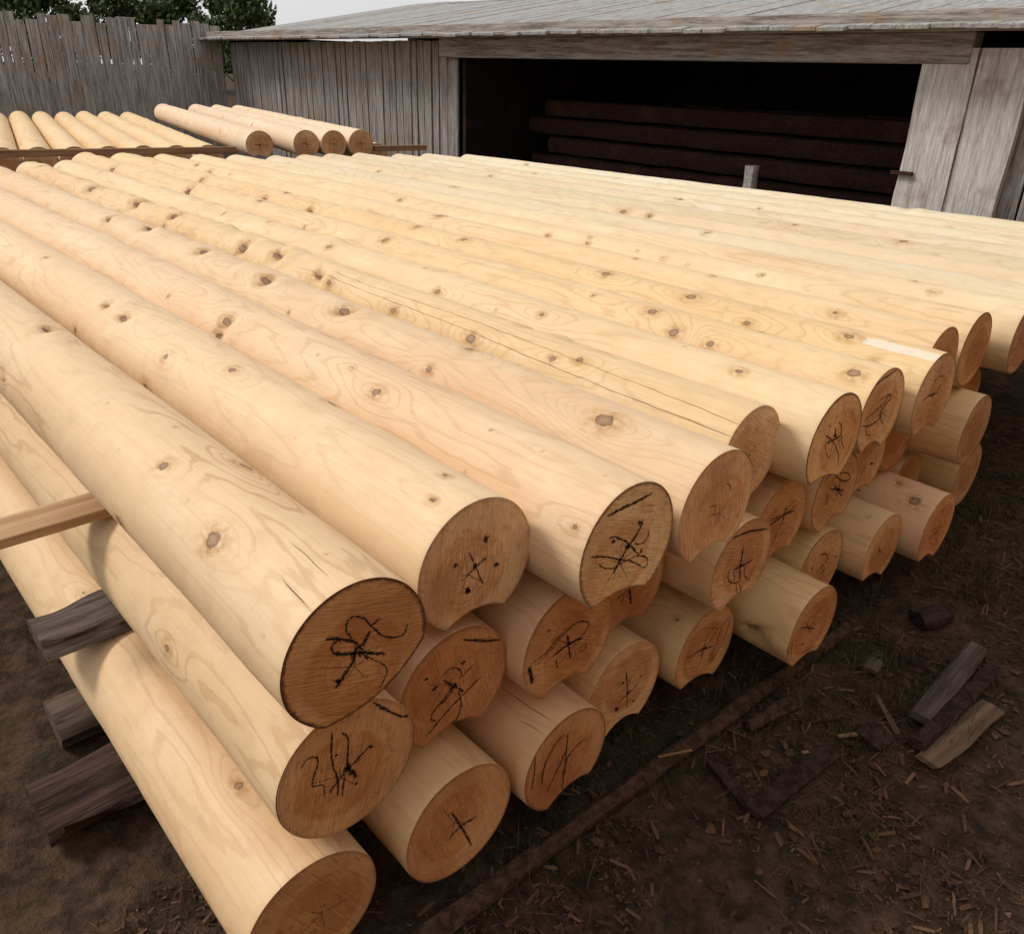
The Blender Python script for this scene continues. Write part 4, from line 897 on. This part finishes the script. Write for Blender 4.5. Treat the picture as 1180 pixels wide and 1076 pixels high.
# ------------------------------------------------------------------ far trees beyond the yard
def tree(i, x, y, H, Wd, label, tones):
    r = random.Random(100 + i)
    root = bpy.data.objects.new('tree', None); COL.objects.link(root); root.location = (x, y, 0)
    tag(root, label, 'tree', 'trees beyond the yard')
    b = MB()
    def limb(p0, p1, r0, r1, n=7):
        d = (p1 - p0).normalized(); a = d.orthogonal().normalized(); c = d.cross(a)
        V = [p0 + (a * math.cos(t) + c * math.sin(t)) * r0 for t in [2 * math.pi * k / n for k in range(n)]] + [p1 + (a * math.cos(t) + c * math.sin(t)) * r1 for t in [2 * math.pi * k / n for k in range(n)]]
        b.add(V, [(k, (k + 1) % n, n + (k + 1) % n, n + k) for k in range(n)])
    pts = [Vector((r.uniform(-.1, .1) * k * .3, r.uniform(-.1, .1) * k * .3, H * .85 * k / 5)) for k in range(6)]
    for k in range(5): limb(pts[k], pts[k + 1], .16 * (1 - k / 6), .16 * (1 - (k + 1) / 6))
    V = []; F = []; T = []
    for c in range(70):
        s = r.random() ** .8; hz = H * (.22 + .76 * s)
        rad = Wd * (1 - abs(s - .35) * 1.15) * math.sqrt(r.random())
        a = r.uniform(0, 6.28); cc = Vector((math.cos(a) * rad, math.sin(a) * rad, hz))
        if c % 3 == 0:
            base = pts[min(4, int(s * 5))]; limb(base, cc, .045, .012, 5)
        cr = r.uniform(.35, .8) * Wd * .42
        for _ in range(110):
            v = Vector((r.gauss(0, 1), r.gauss(0, 1), r.gauss(0, .8))); v = v.normalized() * cr * r.random() ** .5 + cc
            n = Vector((r.gauss(0, 1), r.gauss(0, 1), r.gauss(0, 1))).normalized(); a1 = n.orthogonal().normalized(); a2 = n.cross(a1)
            q = r.uniform(.08, .17); b0 = len(V)
            V += [v + a1 * q, v + a2 * q * .6, v - a1 * q, v - a2 * q * .6]; tn = r.random(); T += [tn] * 4
            F.append((b0, b0 + 1, b0 + 2, b0 + 3))
    b.build('trunk', BARK, root)
    mesh_np('crown', [tuple(v) for v in V], F, mat_tone('leaves', tones[0], tones[1], .6) if i < 2 else bpy.data.materials['leaves'], root, attrs={'tone': T})
tl = ['leftmost tree beyond the yard, with a low round crown', 'slim tree second from the left beyond the yard', 'broad bushy tree third from the left beyond the yard', 'tall narrow tree fourth from the left beyond the yard',
      'fifth tree from the left beyond the yard, half behind its neighbour', 'rightmost tree beyond the yard, next to the shed']
for i, (az, dist, H, Wd) in enumerate(((7, 46, 4.6, 2.4), (11.5, 52, 5.6, 1.9), (15, 47, 4.9, 2.6), (19, 55, 6.4, 1.8), (21.8, 50, 5.2, 2.2), (25.5, 46, 4.8, 2.3))):
    tree(i, dist * math.sin(R_(az)), dist * math.cos(R_(az)), H, Wd, tl[i], ((.035, .055, .02), (.10, .125, .045)))

# ------------------------------------------------------------------ camera (solved from the log geometry)
f_px = 943.416
cam_d = bpy.data.cameras.new('camera'); cam = bpy.data.objects.new('camera', cam_d); COL.objects.link(cam)
rt = Vector((0.74546223, -0.66617294, 0.02235337)); up = Vector((0.2752307, 0.33818637, 0.89993224)); fw = Vector((0.60707011, 0.66471317, -0.43545641))
M = Matrix((rt, up, -fw)).transposed().to_4x4(); M.translation = (0, 0, 1.46)
cam.matrix_world = M
cam_d.sensor_width = 36; cam_d.sensor_fit = 'HORIZONTAL'; cam_d.lens = f_px / 1180 * 36
cam_d.shift_x = (590 - 588) / 1180; cam_d.shift_y = -(538 - 535) / 1180
cam_d.clip_start = .02; cam_d.clip_end = 1000
scene.camera = cam

# ------------------------------------------------------------------ light: bright overcast, soft sun behind the pile on the left
EL, AZ = 44., -40.   # azimuth from +Y towards +X
sd = Vector((math.sin(R_(AZ)) * math.cos(R_(EL)), math.cos(R_(AZ)) * math.cos(R_(EL)), math.sin(R_(EL))))
sun_d = bpy.data.lights.new('sun', 'SUN'); sun_d.energy = 1.5; sun_d.angle = R_(16); sun_d.color = (1, .95, .87)
sun = bpy.data.objects.new('sun', sun_d); COL.objects.link(sun)
sun.rotation_euler = (-sd).to_track_quat('-Z', 'Y').to_euler(); sun.location = (-3, 4, 8)
w = bpy.data.worlds.new('World'); scene.world = w; w.use_nodes = True
nt = w.node_tree; bg = nt.nodes['Background']
sky = nt.nodes.new('ShaderNodeTexSky'); sky.sky_type = 'NISHITA'; sky.sun_disc = False
sky.sun_elevation = R_(EL); sky.sun_rotation = R_(AZ); sky.air_density = 1.2; sky.dust_density = 3.; sky.ozone_density = 1.
hs = nt.nodes.new('ShaderNodeHueSaturation'); hs.inputs['Saturation'].default_value = .28
nt.links.new(sky.outputs[0], hs.inputs['Color']); # an even layer of bright cloud over the sky
tc = nt.nodes.new('ShaderNodeTexCoord'); nz = nt.nodes.new('ShaderNodeTexNoise'); nz.inputs['Scale'].default_value = 2.2; nz.inputs['Detail'].default_value = 4.
nt.links.new(tc.outputs['Generated'], nz.inputs['Vector'])
mr = nt.nodes.new('ShaderNodeMapRange'); mr.inputs[1].default_value = .3; mr.inputs[2].default_value = .7; mr.inputs[3].default_value = .72; mr.inputs[4].default_value = .92
nt.links.new(nz.outputs[0], mr.inputs[0])
mx = nt.nodes.new('ShaderNodeMix'); mx.data_type = 'RGBA'; mx.inputs[7].default_value = (8.2, 8.2, 8.3, 1)
nt.links.new(mr.outputs[0], mx.inputs[0]); nt.links.new(hs.outputs[0], mx.inputs[6]); nt.links.new(mx.outputs[2], bg.inputs[0])
bg.inputs[1].default_value = .07

vs = scene.view_settings
vs.view_transform = 'Standard'; vs.look = 'None'; vs.gamma = 1; vs.use_curve_mapping = False; vs.exposure = 0.55
scene.cycles.use_denoising = True
scene.cycles.max_bounces = 8
